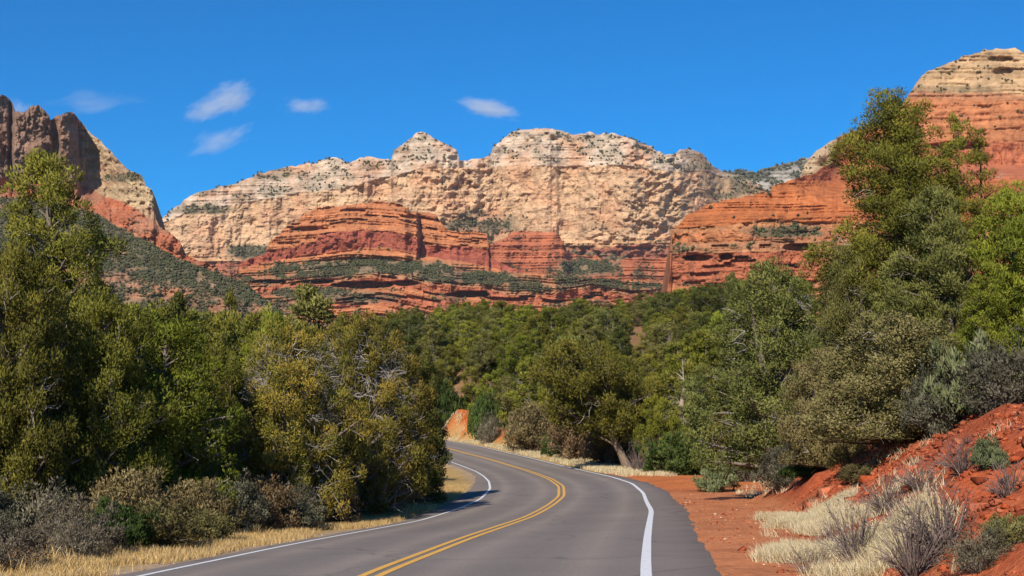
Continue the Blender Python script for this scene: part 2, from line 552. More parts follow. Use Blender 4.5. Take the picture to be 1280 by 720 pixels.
def mountain(D, sky, base, layers, plan, seed, label, scrub_label, rows=200, step=1.0, rib=8, mat=None, bed=4.0, nscrub=2500, ssize=2.4,
             warp=3.0, back=500, extra_depth=None, extra_veg=None, rough=1.0, skyscrub=0.0, rough_sky=1.0, stain=None, block=1.5, joints=3.2, arch=None):
    mpp = D / F
    px = np.arange(sky[0][0], sky[-1][0] + step, step)
    top = interp(sky, px)
    top = top + rough_sky * (1.1 * fbm(px / 7, 0, seed, 4, .6) + 0.8 * np.round(1.5 * noise2(px / 5, 3, seed + 1)))
    v = np.linspace(0, 1, rows)[:, None]
    bot = interp(base, px)
    PY = top + (np.maximum(bot, top + 4) - top) * v
    PX = np.broadcast_to(px, PY.shape)
    AR = arch(PX) if arch is not None else 0
    W0 = PY - AR + warp * noise2(PX / 60, PY / 90, seed + 2)
    W = W0 + 0.3 * warp * fbm(PX / 20, PY / 40, seed + 3, 4)
    g = np.zeros_like(PY)
    cliff = np.zeros_like(PY)
    alc = np.zeros_like(PY)
    veg = np.zeros_like(PY)
    led = np.zeros_like(PY)
    col = np.zeros(PY.shape + (3,))
    for L in layers:
        b = -1e9 if L[0] is None else interp(L[0], PX) if isinstance(L[0], list) else L[0]
        soft = L[7] if len(L) > 7 else 1.0
        m = sstep(-soft - 1, soft + 1, W0 - b)
        g = g * (1 - m) + L[1] * m
        m = sstep(-soft, soft, W - b)
        led = led * (1 - m) + L[2] * m
        cliff = cliff * (1 - m) + (1.0 if L[1] < .5 else .35) * m
        alc = alc * (1 - m) + L[5] * m
        veg = veg * (1 - m) + L[4] * m
        col = col * (1 - m[..., None]) + np.array(L[3]) * m[..., None]
    # beds: hard and soft courses, each with its own tone
    BW = PY - AR + 0.7 * warp * fbm(PX / 80, PY / 200, seed + 12, 2) + .5 * fbm(PX / 8, PY / 14, seed + 13, 2)
    q = BW / bed + 1.1 * noise2(BW / (bed * 3.3), 0, seed + 30)
    qi = np.floor(q)
    hard = np.clip(hash2(qi, np.zeros_like(qi), seed + 4) + .45 * noise2(PX / 70, qi * 5.37, seed + 21), 0, 1)
    hard2 = hash2(np.floor(q * 2.3), np.zeros_like(qi), seed + 5)
    gg = g.copy()
    if extra_veg is not None:
        ev = extra_veg(PX, PY)
        veg = np.maximum(veg, ev)
        gg = gg + 1.2 * ev
        col = col * (1 - ev[..., None]) + np.array((.20, .15, .09)) * ev[..., None]
    dH = np.zeros_like(PY)
    dH[:-1] = np.diff(PY, axis=0) * mpp
    S = np.cumsum((gg * dH)[::-1], 0)[::-1]
    wx = PX + 7 * fbm(PX / 30, PY / 24, seed + 6, 2)
    r1 = np.abs(fbm(wx / 34, PY / 90, seed + 7, 3)) * 2
    r2 = np.abs(fbm(wx / 10, PY / 26, seed + 8, 3)) * 2
    r3 = fbm(PX / 16, PY / 11, seed + 18, 4, .55)
    ribs = rib * (r1 * .6 + r2 * .25 + r3 * .3)
    fr = q - qi
    stair = g * bed * mpp * led * (sstep(.25, .75, fr) - fr) * 1.6
    big = BW / (bed * 3.7) + .8 * noise2(BW / (bed * 9), PX / 300, seed + 31)
    fb = big - np.floor(big)
    stair = stair + g * bed * 3.7 * mpp * np.minimum(led, 1) * (sstep(.55, .95, fb) - fb) * 1.0
    jw = PX + 2.2 * fbm(PX / 14, PY / 9, seed + 32, 2)
    joint = sstep(.86, .99, 1 - np.abs(noise2(jw / 11 + 13.7 * np.floor(big), np.floor(big) * 3.1 + PY / 60, seed + 33)))
    joint = joint * sstep(-.3, .3, noise2(PX / 40, PY / 25, seed + 34)) * cliff * joints * mpp
    bl = fbm(PX / 15 + .4 * fbm(PX / 6, PY / 6, seed + 51, 2), PY / 19, seed + 50, 3)
    joint = joint + block * mpp * np.round(bl * 4) * .8 * (.4 + .6 * cliff)
    fine = joint + rough * mpp * (1.0 * fbm(PX / 5, PY / 4, seed + 9, 4, .6) + .8 * fbm(PX / 1.9, PY / 1.5, seed + 10, 2))
    al = alc * sstep(.22, .36, fbm(PX / 30, qi * 3.1, seed + 11, 3) + .12 * (hard - .5)) * sstep(.28, .42, q - qi + .3 * (hard2 > .5))
    DEP = D + S - stair + plan(PX, PY) + ribs * cliff + fine - np.abs(led) * mpp * 1.1 * (hard - .5) + al
    if extra_depth is not None: DEP = DEP + extra_depth(PX, PY)
    # colours of the beds
    if stain is not None:
        sm = sstep(-.15, .45, fbm(PX / 38, PY / 30, seed + 40, 5, .6))
        col = col * (1 - .75 * sm[..., None]) + np.array(stain) * .75 * sm[..., None]
        sm = sstep(.2, .5, fbm(PX / 12, PY / 16, seed + 41, 4, .6))
        col = col * (1 - .18 * sm[..., None])
    tone = 1 + .16 * (hard - .5) + .14 * (hard2 - .5) + .12 * fbm(PX / 30, PY / 25, seed + 14, 3)
    col = col * tone[..., None]
    vm = np.clip(veg * 1.35 * sstep(-.25, .35, fbm(PX / 14, PY / 7, seed + 15, 4) + .5 * (veg - .5)), 0, 1)
    col = col * (1 - .75 * vm[..., None]) + np.array(SCRUBC) * .75 * vm[..., None]
    P = unproject(PX, PY, DEP)
    nb = 5
    backs, bc = [], []
    for k, (bd, drop) in enumerate(((.06, .004), (.25, .03), (.6, .12), (.9, .4), (1.0, 1.0))):
        p = P[0].copy()
        p[:, 1] += back * bd
        p[:, 0] *= 1 + back * bd / D * .6
        p[:, 2] -= drop * np.maximum(p[:, 2] - 40, 0)
        p[:, 2] += 4 * fbm(p[:, 0] / 60, p[:, 1] / 60, seed + 16, 3) * (1 if k else 0) * (1 - drop) - (3 if k else 0)
        backs.append(p)
        bc.append(col[0] * .8)
    V = np.concatenate([np.array(backs)[::-1], P], 0)
    C = np.concatenate([np.array(bc)[::-1], col], 0)
    nr, nc = V.shape[:2]
    me = new_mesh('mountain', V.reshape(-1, 3), [grid_faces(nr, nc)[:, ::-1]], mat or M_ROCK, C.reshape(-1, 3), smooth=False)
    tag(link('mountain', me), label, 'mountain', kind='structure')
    # scrub on the gentle ground
    r = np.random.default_rng(seed)
    w = (vm * (.12 + np.clip(gg, 0, 2.5))) ** 1.0 * dH
    w[:2] = 0
    if skyscrub:
        w[0] = skyscrub * w.max() * sstep(-.1, .3, noise2(px / 12, 5, seed + 20))
    w = w.ravel() / w.sum()
    pick = r.choice(w.size, nscrub, p=w)
    pts = P.reshape(-1, 3)[pick] + r.normal(0, .3, (nscrub, 3))
    istop = pick < nc
    scrub_mesh('scrub', pts, ssize * r.uniform(.6, 1.3, 1)[0] * 0 + ssize, scrub_label, np.where(istop, 1.35, 1.0))


# --- the long cream mesa in the middle distance
mesa_sky = [(150, 330), (178, 300), (200, 275), (215, 262), (240, 244), (262, 237), (300, 228), (322, 218), (340, 212), (370, 207), (395, 203), (412, 198), (420, 197), (437, 203),
            (452, 197), (470, 196), (489, 200), (492, 187), (500, 181), (514, 173), (520, 167), (527, 165), (534, 166), (541, 172), (552, 176), (565, 184), (572, 190), (574, 200), (590, 199),
            (612, 195), (617, 182), (632, 172), (640, 165), (655, 161), (690, 161), (703, 163), (716, 169), (738, 165), (745, 168), (768, 167), (790, 173), (800, 178), (812, 182), (822, 189),
            (834, 193), (843, 194), (850, 186), (869, 187), (880, 193), (888, 207), (902, 213), (940, 228), (980, 248), (1040, 275), (1120, 300)]
mesa_base = [(150, 380), (1120, 380)]
b_tan = [(150, 300), (200, 283), (236, 268), (300, 254), (370, 243), (430, 235), (480, 222), (530, 211), (620, 208), (700, 207), (760, 205), (830, 212), (880, 214), (1000, 250), (1120, 310)]
b_tal = [(150, 318), (210, 316), (260, 320), (330, 322), (400, 312), (540, 300), (640, 296), (700, 300), (760, 304), (850, 296), (900, 280), (1000, 290), (1120, 320)]
b_red = [(150, 330), (540, 318), (640, 302), (700, 306), (760, 311), (850, 303), (1120, 330)]


def ell(px, py, cx, cy, rx, ry, soft=.35):
    d = np.sqrt(((px - cx) / rx) ** 2 + ((py - cy) / ry) ** 2)
    d = d + .28 * fbm(px / 9, py / 6, 99, 3)
    return 1 - sstep(1 - soft, 1 + soft, d)


def mesa_veg(px, py):
    v = ell(px, py, 600, 282, 48, 17) * .9
    v = np.maximum(v, ell(px, py, 640, 300, 40, 10) * .8)
    v = np.maximum(v, ell(px, py, 340, 216, 26, 9) * .7)
    v = np.maximum(v, ell(px, py, 345, 316, 70, 11) * .9)
    v = np.maximum(v, ell(px, py, 735, 328, 48, 14) * .85)
    v = np.maximum(v, .6 * sstep(840, 930, px + 25 * fbm(px / 20, py / 15, 4, 3)))
    v = np.maximum(v, ell(px, py, 255, 262, 45, 6) * .7)
    return v


mesa_plan = lambda px, py: 160 * ((px - 640) / 450) ** 2 + 70 * fbm(px / 110, py / 300, 41, 3) + 60 * sstep(573, 580, px) * (1 - sstep(608, 616, px)) * (py < 210) - 30 * ell(px, py, 700, 240, 130, 90)
mountain(2300, mesa_sky, mesa_base, [
    (None, .75, .5, WHITE, .42, 0),
    (b_tan, .10, .5, TAN, .10, 0, 0, 1.5),
    (b_tal, .7, .8, OTAN, .45, 0, 0, 4),
    (b_red, .45, .8, (.34, .12, .07), .25, 0, 0, 2)],
    mesa_plan, 100, 'long cream sandstone mesa with a small pale dome on its rim', 'dark scrub dotting the ledges of the cream mesa',
    rows=230, step=1.0, rib=17, bed=3.6, nscrub=4000, ssize=3.0, extra_veg=mesa_veg, skyscrub=.9, rough=1.2, block=1.5, joints=4, stain=(.56, .30, .165))

# --- far wooded ridge right of the mesa
mountain(3300, [(840, 230), (870, 222), (900, 215), (925, 214), (945, 214), (960, 209), (985, 203), (1010, 196), (1040, 190), (1100, 186), (1180, 190)], [(840, 330), (1180, 330)], [
    (None, .9, .7, (.3, .27, .23), .95, 0), ([(840, 240), (960, 226), (1010, 205), (1180, 210)], .5, .9, (.42, .38, .33), .6, 0, 0, 8)],
    lambda px, py: 40 * fbm(px / 60, py / 60, 42, 3), 200, 'distant grey wooded ridge beyond the cream mesa', 'trees on the distant grey ridge', rows=90, rib=10, nscrub=1600, ssize=5.5, skyscrub=1.2)

# --- low red shelf under the mesa
shelf_sky = [(540, 345), (560, 330), (585, 318), (608, 312), (614, 305), (630, 298), (640, 290), (652, 288), (668, 290), (690, 289), (699, 293), (704, 304), (709, 315), (722, 320), (740, 319), (770, 326), (800, 320),
             (815, 324), (840, 322), (870, 328), (920, 345)]
mountain(1850, shelf_sky, [(540, 402), (920, 402)], [
    (None, .55, 1.0, RED, .14, 0), (335, .85, 1.0, (.37, .125, .06), .45, 0, 0, 3), (352, .6, 1.1, ORANGE, .22, 14, 0, 1.5), (362, .7, 1.1, RED, .35, 16, 0, 1.5), (375, 1.0, .9, RED, .4, 8, 0, 2)],
    lambda px, py: 40 * fbm(px / 50, py / 100, 43, 3) + 60 * sstep(702, 716, px), 300, 'low red sandstone shelf in front of the cream mesa', 'scrub on the ledges of the low red shelf',
    rows=130, rib=9, bed=3.6, nscrub=1500, ssize=2.6, extra_veg=lambda px, py: np.maximum(ell(px, py, 735, 334, 40, 11) * .9, ell(px, py, 640, 362, 50, 5) * .6))

# --- layered red butte in the centre
butte_sky = [(240, 400), (258, 380), (270, 368), (281, 347), (296, 342), (299, 327), (312, 323), (330, 318), (338, 302), (350, 293), (355, 284), (372, 276), (383, 267), (395, 259), (418, 258), (440, 255), (470, 252),
             (492, 253), (506, 258), (514, 264), (530, 266), (545, 268), (549, 276), (560, 287), (575, 290), (597, 289), (608, 292), (611, 303), (614, 322), (628, 330), (650, 338), (690, 343), (740, 348), (790, 352), (840, 356), (900, 362)]
b_wall = [(240, 310), (395, 300), (400, 291), (520, 290), (524, 297), (612, 299), (900, 300)]
b_foot = [(240, 322), (340, 319), (420, 313), (520, 313), (612, 322), (900, 330)]


def butte_plan(px, py):
    d = 90 * ((px - 450) / 200) ** 2 * (px < 450) + 40 * ((px - 470) / 200) ** 2 * (px > 470)
    d = d + 28 * sstep(521, 525, px + 2 * noise2(py / 3, 0, 9)) * (1 - sstep(318, 330, py))
    d = d + 24 * sstep(610, 614, px) * (1 - sstep(330, 345, py))
    d = d - 8 * sstep(395, 402, px) * (1 - sstep(521, 525, px)) * (1 - sstep(318, 326, py)) * sstep(284, 290, py)
    return d + 22 * fbm(px / 60, py / 200, 44, 3)


def butte_veg(px, py):
    v = .95 * ell(px, py, 460, 334, 110, 9) + 0
    v = np.maximum(v, .8 * ell(px, py, 580, 347, 70, 8))
    v = np.maximum(v, .85 * ell(px, py, 400, 368, 60, 9))
    v = np.maximum(v, .7 * ell(px, py, 455, 372, 40, 7))
    v = np.maximum(v, .6 * ell(px, py, 330, 385, 60, 12))
    return v


def butte_alcove(px, py):
    a = 20 * ell(px, py, 455, 356, 38, 4.5, .2) + 14 * ell(px, py, 505, 354, 16, 3.5, .2) + 16 * ell(px, py, 395, 352, 22, 2.6, .2)
    a = a + 20 * ell(px, py, 585, 368, 26, 4, .2) + 7 * ell(px, py, 385, 286, 18, 3, .3)
    return a + 14 * ell(px, py, 335, 352, 20, 2.5, .2)


mountain(1500, butte_sky, [(240, 412), (900, 412)], [
    (None, .75, .95, ORANGE, .06, 9), (b_wall, .02, .25, DRED, 0, 0, 0, .8), (b_foot, 1.0, .9, ORANGE, .08, 0, 0, 1), (328, 1.5, .9, (.36, .17, .085), .8, 0, 0, 2),
    (346, .35, 1.0, (.43, .2, .1), .25, 8, 0, 1), (351, .12, .8, RED, .05, 16, 0, 1), (363, .8, 1.0, ORANGE, .4, 6, 0, 1.5), (372, .45, 1.1, RED, .22, 12, 0, 1.5), (386, .8, 1.0, ORANGE, .4, 8, 0, 2)],
    butte_plan, 400, 'layered red sandstone butte with a dark sheer wall and scrubby terraces', 'dark scrub on the terraces of the central red butte',
    rows=230, step=.9, rib=11, warp=7, block=2.4, joints=5, arch=lambda px: np.clip(11 * np.abs((px - 445) / 150) ** 1.6, 0, 16) + 3 * noise2(px / 50, 0, 77), bed=3.4, mat=M_ROCK_MID, nscrub=4200, ssize=2.0, extra_veg=butte_veg, extra_depth=lambda px, py: 1.8 * butte_alcove(px, py), rough=1.1)

# --- big red butte on the right with a pale cap
right_sky = [(800, 430), (828, 395), (836, 354), (839, 330), (840, 288), (846, 284), (858, 270), (866, 265), (884, 256), (905, 250), (930, 246), (945, 243), (962, 240), (966, 232), (985, 226), (1008, 220), (1020, 216), (1027, 210),
             (1040, 203), (1047, 172), (1062, 165), (1090, 158), (1112, 146), (1128, 132), (1136, 118), (1146, 104), (1153, 93), (1162, 88), (1185, 78), (1198, 74), (1204, 69), (1222, 66), (1230, 62), (1256, 61), (1268, 60),
             (1280, 66), (1300, 74), (1330, 92), (1370, 120), (1420, 150), (1480, 200), (1560, 260), (1640, 330)]


def right_plan(px, py):
    d = 60 * ((px - 960) / 120) ** 2 * (px < 960)
    d = d + 45 * (1 - sstep(1040, 1060, px)) * 0 + 70 * sstep(255, 225, py) * sstep(980, 1060, px)
    d = d + 130 * sstep(1034, 1050, px) * (1 - sstep(205, 222, py))
    return d + 16 * fbm(px / 55, py / 160, 45, 3)


def right_alcove(px, py):
    a = 13 * ell(px, py, 872, 322, 16, 4, .2) + 10 * ell(px, py, 908, 321, 8, 4, .2) + 11 * ell(px, py, 1000, 309, 18, 4.5, .2)
    a = a + 8 * ell(px, py, 1190, 183, 40, 3.5, .2) + 7 * ell(px, py, 1222, 188, 5, 8, .2) + 6 * ell(px, py, 1250, 74, 16, 3, .2) + 6 * ell(px, py, 1255, 90, 12, 5, .3)
    return a


mountain(900, right_sky, [(800, 440), (1640, 440)], [
    (None, .7, 1.1, (.47, .31, .17), .12, 3), ([(800, 60), (1100, 112), (1140, 116), (1280, 122), (1640, 130)], .8, 1.0, (.4, .18, .09), .22, 0, 0, 3),
    ([(800, 70), (1100, 124), (1280, 130), (1640, 140)], .6, .7, ORANGE, .1, 3, 0, 2),
    ([(800, 182), (1640, 182)], .06, .3, RED, 0, 0, 0, 1), ([(800, 225), (1640, 232)], 1.1, .6, (.43, .14, .05), .05, 0, 0, 2),
    ([(800, 279), (1060, 276), (1640, 276)], .3, .9, (.45, .2, .09), .1, 3, 0, 1), (285, .12, .6, ORANGE, .04, 4, 0, 1), (299, .75, 1.0, (.43, .2, .1), .3, 6, 0, 1.5),
    (313, .14, .7, RED, .03, 9, 0, 1), (330, .35, .9, RED, .06, 6, 0, 1.5), (356, .8, .9, ORANGE, .3, 4, 0, 3)],
    right_plan, 500, 'tall red sandstone butte with a cream cap rising on the right', 'scrub on the ledges of the tall red butte',
    rows=300, step=1.0, rib=7, warp=5, block=2.2, joints=5, arch=lambda px: np.clip((1000 - px) * .03, -2, 6), bed=4.6, mat=M_ROCK_MID, nscrub=1100, ssize=1.9, skyscrub=.12, extra_depth=lambda px, py: 1.5 * right_alcove(px, py), rough=1.2,
    extra_veg=lambda px, py: np.maximum(.7 * ell(px, py, 980, 290, 55, 8), .45 * ell(px, py, 1180, 112, 60, 5)))

# --- pale knob behind the right butte
mountain(1250, [(985, 260), (1000, 222), (1006, 205), (1012, 196), (1026, 184), (1038, 176), (1050, 171), (1070, 169), (1100, 175), (1150, 200)], [(985, 300), (1150, 300)], [
    (None, .5, 1.0, (.45, .33, .21), .1, 0)], lambda px, py: 12 * fbm(px / 20, py / 30, 46, 2), 600, 'pale sandstone knob behind the shoulder of the right butte', 'bushes on the pale knob', rows=90, rib=5, mat=M_ROCK_MID, nscrub=60, ssize=1.6)

# --- dark buttressed cliff on the left
left_sky = [(-220, 100), (-120, 112), (-40, 116), (0, 118), (10, 120), (15, 125), (18, 140), (27, 139), (40, 133), (47, 132), (55, 140), (60, 142), (63, 150), (72, 146), (84, 142), (93, 143), (99, 150), (106, 156), (110, 166),
            (116, 170), (128, 178), (140, 190), (150, 204), (160, 212), (172, 217), (179, 222), (183, 232), (189, 237), (192, 243), (193, 262), (195, 276), (199, 283), (212, 289), (222, 298), (226, 306), (228, 316), (240, 322), (262, 330),
            (280, 338), (300, 350), (330, 372), (370, 400)]
b_lred = [(-220, 225), (0, 222), (60, 226), (110, 232), (128, 246), (150, 252), (170, 262), (190, 276), (215, 292), (370, 330)]
b_lslope = [(-220, 250), (0, 244), (60, 250), (120, 268), (150, 286), (180, 300), (205, 314), (222, 322), (370, 380)]


def left_plan(px, py):
    up = 1 - sstep(225, 262, py - .25 * np.clip(px - 100, 0, 100))
    d = interp([(-220, 60), (-60, 18), (-4, 14), (10, 30), (14, 60), (19, 0), (40, 8), (62, 26), (65, 48), (72, 50), (75, 4), (84, 12), (96, 34), (100, 74), (112, 78), (132, 62), (152, 34), (178, 14), (190, 16), (196, 22), (230, 10), (370, -60)], px + 3 * fbm(py / 18, px / 40, 51, 2))
    return d * up + 7 * fbm(px / 30, py / 120, 47, 3)


mountain(1200, left_sky, [(-220, 420), (370, 420)], [
    (None, .09, .5, (.26, .16, .115), .03, 0), ([(-220, 500), (98, 500), (104, 150), (120, 150), (370, 150)], .16, .6, (.46, .33, .2), .08, 0, 0, 2),
    ([(-220, 500), (110, 500), (112, 226), (135, 215), (165, 214), (195, 250), (370, 300)], .10, .5, (.47, .345, .205), .04, 0, 0, 2),
    (b_lred, .18, .6, RED, .05, 0, 0, 2), (b_lslope, 1.35, .12, (.165, .125, .075), 1.25, 0, 0, 3),
    ([(-220, 300), (60, 330), (130, 336), (200, 352), (260, 362), (370, 400)], 1.0, .45, (.38, .18, .095), .62, 0, 0, 6), ([(-220, 330), (60, 352), (200, 378), (370, 420)], 1.2, .15, (.21, .14, .08), 1.05, 0, 0, 5)],
    left_plan, 700, 'brown buttressed cliff above a scrubby red slope on the left', 'juniper scrub covering the slope under the left cliff',
    rows=260, step=1.0, rib=11, block=4.5, joints=6, rough_sky=1.8, bed=5.0, mat=M_ROCK_MID, nscrub=14000, ssize=1.9, rough=2.2, stain=(.34, .19, .12),
    extra_veg=lambda px, py: np.maximum(.75 * ell(px, py, 160, 222, 26, 6), .5 * ell(px, py, 0, 212, 40, 8)))

# ------------------------------------------------------------------ sky, sun, clouds, camera
SUN_AZ, SUN_EL = 20.0, 36.0        # degrees left of straight behind the camera; height
w = bpy.data.worlds.new('World')
scene.world = w
w.use_nodes = True
nt = w.node_tree
bg = nt.nodes['Background']
sky = nt.nodes.new('ShaderNodeTexSky')
sky.sky_type = 'NISHITA'
sky.sun_disc = False
sky.sun_elevation = rad(SUN_EL)
sky.sun_rotation = rad(180 + SUN_AZ)
sky.altitude = 1400
sky.air_density = 1.0
sky.dust_density = 0.25
sky.ozone_density = 3.0
hsv = nt.nodes.new('ShaderNodeHueSaturation')
hsv.inputs['Saturation'].default_value = 1.9
hsv.inputs['Value'].default_value = 0.86
hsv.inputs['Hue'].default_value = 0.505
nt.links.new(sky.outputs[0], hsv.inputs['Color'])
nt.links.new(hsv.outputs[0], bg.inputs['Color'])
bg.inputs['Strength'].default_value = 0.10

sl = bpy.data.lights.new('sun', 'SUN')
sl.energy = 4.2
sl.angle = rad(0.53)
sl.color = (1.0, 0.915, 0.785)
so = link('sun', sl)
so.rotation_euler = (rad(90 - SUN_EL), 0, rad(-SUN_AZ))


def cloud_material():
    m = bpy.data.materials.new('cloud_vapour')
    m.use_nodes = True
    nt = m.node_tree
    nt.nodes.clear()
    out = nt.nodes.new('ShaderNodeOutputMaterial')
    tc = nt.nodes.new('ShaderNodeTexCoord')
    ln = nt.nodes.new('ShaderNodeVectorMath')
    ln.operation = 'LENGTH'
    nt.links.new(tc.outputs['Object'], ln.inputs[0])
    oi = nt.nodes.new('ShaderNodeObjectInfo')
    n = node(nt, 'ShaderNodeTexNoise', Scale=1.55, Detail=9, Roughness=.66)
    n.noise_dimensions = '4D'
    nt.links.new(tc.outputs['Object'], n.inputs['Vector'])
    nt.links.new(math_(nt, 'MULTIPLY', oi.outputs['Random'], 40), n.inputs['W'])
    d = math_(nt, 'SUBTRACT', math_(nt, 'MULTIPLY', n.outputs['Fac'], 2.6), math_(nt, 'ADD', math_(nt, 'MULTIPLY', ln.outputs['Value'], 1.15), .5))
    d = math_(nt, 'MAXIMUM', d, 0)
    at = nt.nodes.new('ShaderNodeAttribute')
    at.attribute_type = 'OBJECT'
    at.attribute_name = 'thickness'
    d = math_(nt, 'MULTIPLY', d, at.outputs['Fac'])
    pv = nt.nodes.new('ShaderNodeVolumePrincipled')
    pv.inputs['Color'].default_value = (.97, .97, 1, 1)
    pv.inputs['Anisotropy'].default_value = 0.1
    nt.links.new(d, pv.inputs['Density'])
    nt.links.new(pv.outputs[0], out.inputs['Volume'])
    return m


M_CLOUD = cloud_material()


def cloud(px, py, wpx, hpx, tilt, thick, label):
    D = 7000
    c = unproject(px, py, D)
    import bmesh
    bm = bmesh.new()
    bmesh.ops.create_icosphere(bm, subdivisions=3, radius=1.0)
    me = bpy.data.meshes.new('cloud')
    bm.to_mesh(me)
    bm.free()
    me.materials.append(M_CLOUD)
    o = link('cloud', me, loc=c)
    o.scale = (wpx / F * D / 2, wpx / F * D / 2.5, hpx / F * D / 2)
    o.rotation_euler = (0, rad(-tilt), 0)
    o['thickness'] = thick
    tag(o, label, 'cloud')


cloud(279, 129, 120, 46, 26, .011, 'brightest puffy cloud left of the mesa')
cloud(276, 174, 110, 34, 24, .006, 'faint torn cloud just below the puffy one')
cloud(382, 132, 80, 34, 8, .008, 'small round cloud right of the puffy one')
cloud(611, 136, 110, 30, -10, .012, 'flat white cloud above the pale dome')
cloud(112, 128, 150, 22, 8, .0035, 'thin streaky cloud beside the left cliff')
cloud(24, 136, 40, 34, 0, .012, 'scrap of cloud in the notch of the left cliff')

cam = bpy.data.cameras.new('camera')
cam.sensor_width = 36
cam.lens = 36 * F / 1280
cam.clip_end = 30000
cam.clip_start = 0.1
co = link('camera', cam, loc=(0, 0, EYE))
co.rotation_euler = (math.pi / 2 + PITCH, 0, 0)
scene.camera = co

scene.view_settings.view_transform = 'Standard'
scene.view_settings.look = 'None'
scene.view_settings.gamma = 1
scene.view_settings.use_curve_mapping = False
scene.view_settings.exposure = 0.70
scene.cycles.max_bounces = 6
scene.cycles.diffuse_bounces = 3
scene.cycles.transmission_bounces = 3
scene.cycles.volume_bounces = 1
scene.cycles.use_denoising = True

HAZE = 2.3e-5
if HAZE:
    hv = np.array([(a, b, c) for a in (-6800, 6800) for b in (-300, 10500) for c in (-8, 900)], float)
    hf = np.array([(0, 1, 3, 2), (4, 6, 7, 5), (0, 4, 5, 1), (2, 3, 7, 6), (0, 2, 6, 4), (1, 5, 7, 3)])
    hm = bpy.data.materials.new('air')
    hm.use_nodes = True
    hn = hm.node_tree
    hn.nodes.clear()
    ho = hn.nodes.new('ShaderNodeOutputMaterial')
    hp = hn.nodes.new('ShaderNodeVolumePrincipled')
    hp.inputs['Color'].default_value = (.72, .82, 1, 1)
    hp.inputs['Density'].default_value = HAZE
    hn.links.new(hp.outputs[0], ho.inputs['Volume'])
    tag(link('haze', new_mesh('haze', hv, [hf], hm)), 'thin blue haze in front of the far cliffs', 'haze', kind='stuff')

# ------------------------------------------------------------------ plants
def tube(acc, pts, radii, sides, colour):
    """append a tapered tube along a polyline"""
    pts = np.asarray(pts, float)
    n = len(pts)
    t = np.gradient(pts, axis=0)
    t /= np.linalg.norm(t, axis=1)[:, None] + 1e-9
    ref = np.where(np.abs(t[:, 2:3]) > .9, [[1., 0, 0]], [[0, 0, 1.]])
    u = np.cross(t, ref)
    u /= np.linalg.norm(u, axis=1)[:, None] + 1e-9
    w_ = np.cross(t, u)
    a = np.arange(sides) / sides * 2 * math.pi
    ring = u[:, None] * np.cos(a)[None, :, None] + w_[:, None] * np.sin(a)[None, :, None]
    v = pts[:, None] + ring * np.asarray(radii, float)[:, None, None]
    base = acc['n']
    i = base + np.arange(n - 1)[:, None] * sides + np.arange(sides)[None]
    j = base + np.arange(n - 1)[:, None] * sides + (np.arange(sides)[None] + 1) % sides
    f = np.stack([i, j, j + sides, i + sides], -1).reshape(-1, 4)
    acc['v'].append(v.reshape(-1, 3))
    acc['f'].append(f)
    acc['c'].append(np.tile(np.asarray(colour, float), (n * sides, 1)))
    acc['n'] += n * sides


def new_acc():
    return {'v': [], 'f': [], 'c': [], 'n': 0}


def acc_mesh(name, acc, mat, smooth=True):
    return new_mesh(name, np.concatenate(acc['v']), [np.concatenate(acc['f'])], mat, np.concatenate(acc['c']), smooth=smooth)


def sprays(r, centres, radii, n, length, width, tones, palette, axis_xy, up=.35, outw=.6, squash=.8, stiff=.5):
    """leaf sprays gathered round cluster centres: folded four-cornered blades"""
    k = len(centres)
    cnt = np.maximum(6, (n * (radii / radii.mean()) ** 2)).astype(int)
    ci = np.repeat(np.arange(k), cnt)
    m = len(ci)
    C = centres[ci]
    o = C - np.array([axis_xy[0], axis_xy[1], 0])
    o[:, 2] = 0
    o /= np.linalg.norm(o, axis=1)[:, None] + .15
    d = r.normal(0, 1, (m, 3))
    d /= np.linalg.norm(d, axis=1)[:, None]
    d = d + outw * .5 * o + [0, 0, up * .5]
    d /= np.linalg.norm(d, axis=1)[:, None]
    p = C + d * (radii[ci] * r.uniform(.15, 1.0, m) ** .6)[:, None] * [1, 1, squash]
    a = d * stiff + r.normal(0, .45, (m, 3)) + .3 * o + [0, 0, up]
    a /= np.linalg.norm(a, axis=1)[:, None]
    s = np.cross(a, r.normal(0, 1, (m, 3)))
    s /= np.linalg.norm(s, axis=1)[:, None] + 1e-9
    nrm = np.cross(a, s)
    L = length * r.uniform(.55, 1.3, m)[:, None]
    Wd = width * r.uniform(.6, 1.3, m)[:, None]
    mid = p + a * L * .45 + nrm * L * .12
    V = np.stack([p, mid + s * Wd, p + a * L, mid - s * Wd], 1).reshape(-1, 3)
    f = (np.arange(m) * 4)[:, None] + np.arange(4)[None]
    pal = np.asarray(palette, float)
    tt = np.clip(tones[ci] + r.normal(0, .13, m), 0, 1) * (len(pal) - 1)
    i0 = np.minimum(tt.astype(int), len(pal) - 2)
    fr = (tt - i0)[:, None]
    c = pal[i0] * (1 - fr) + pal[i0 + 1] * fr
    c = c * r.uniform(.75, 1.25, m)[:, None]
    cn = .65 * d + .45 * o + [0, 0, .25]
    cn /= np.linalg.norm(cn, axis=1)[:, None]
    return V, f, np.repeat(c, 4, 0), np.repeat(cn, 4, 0)


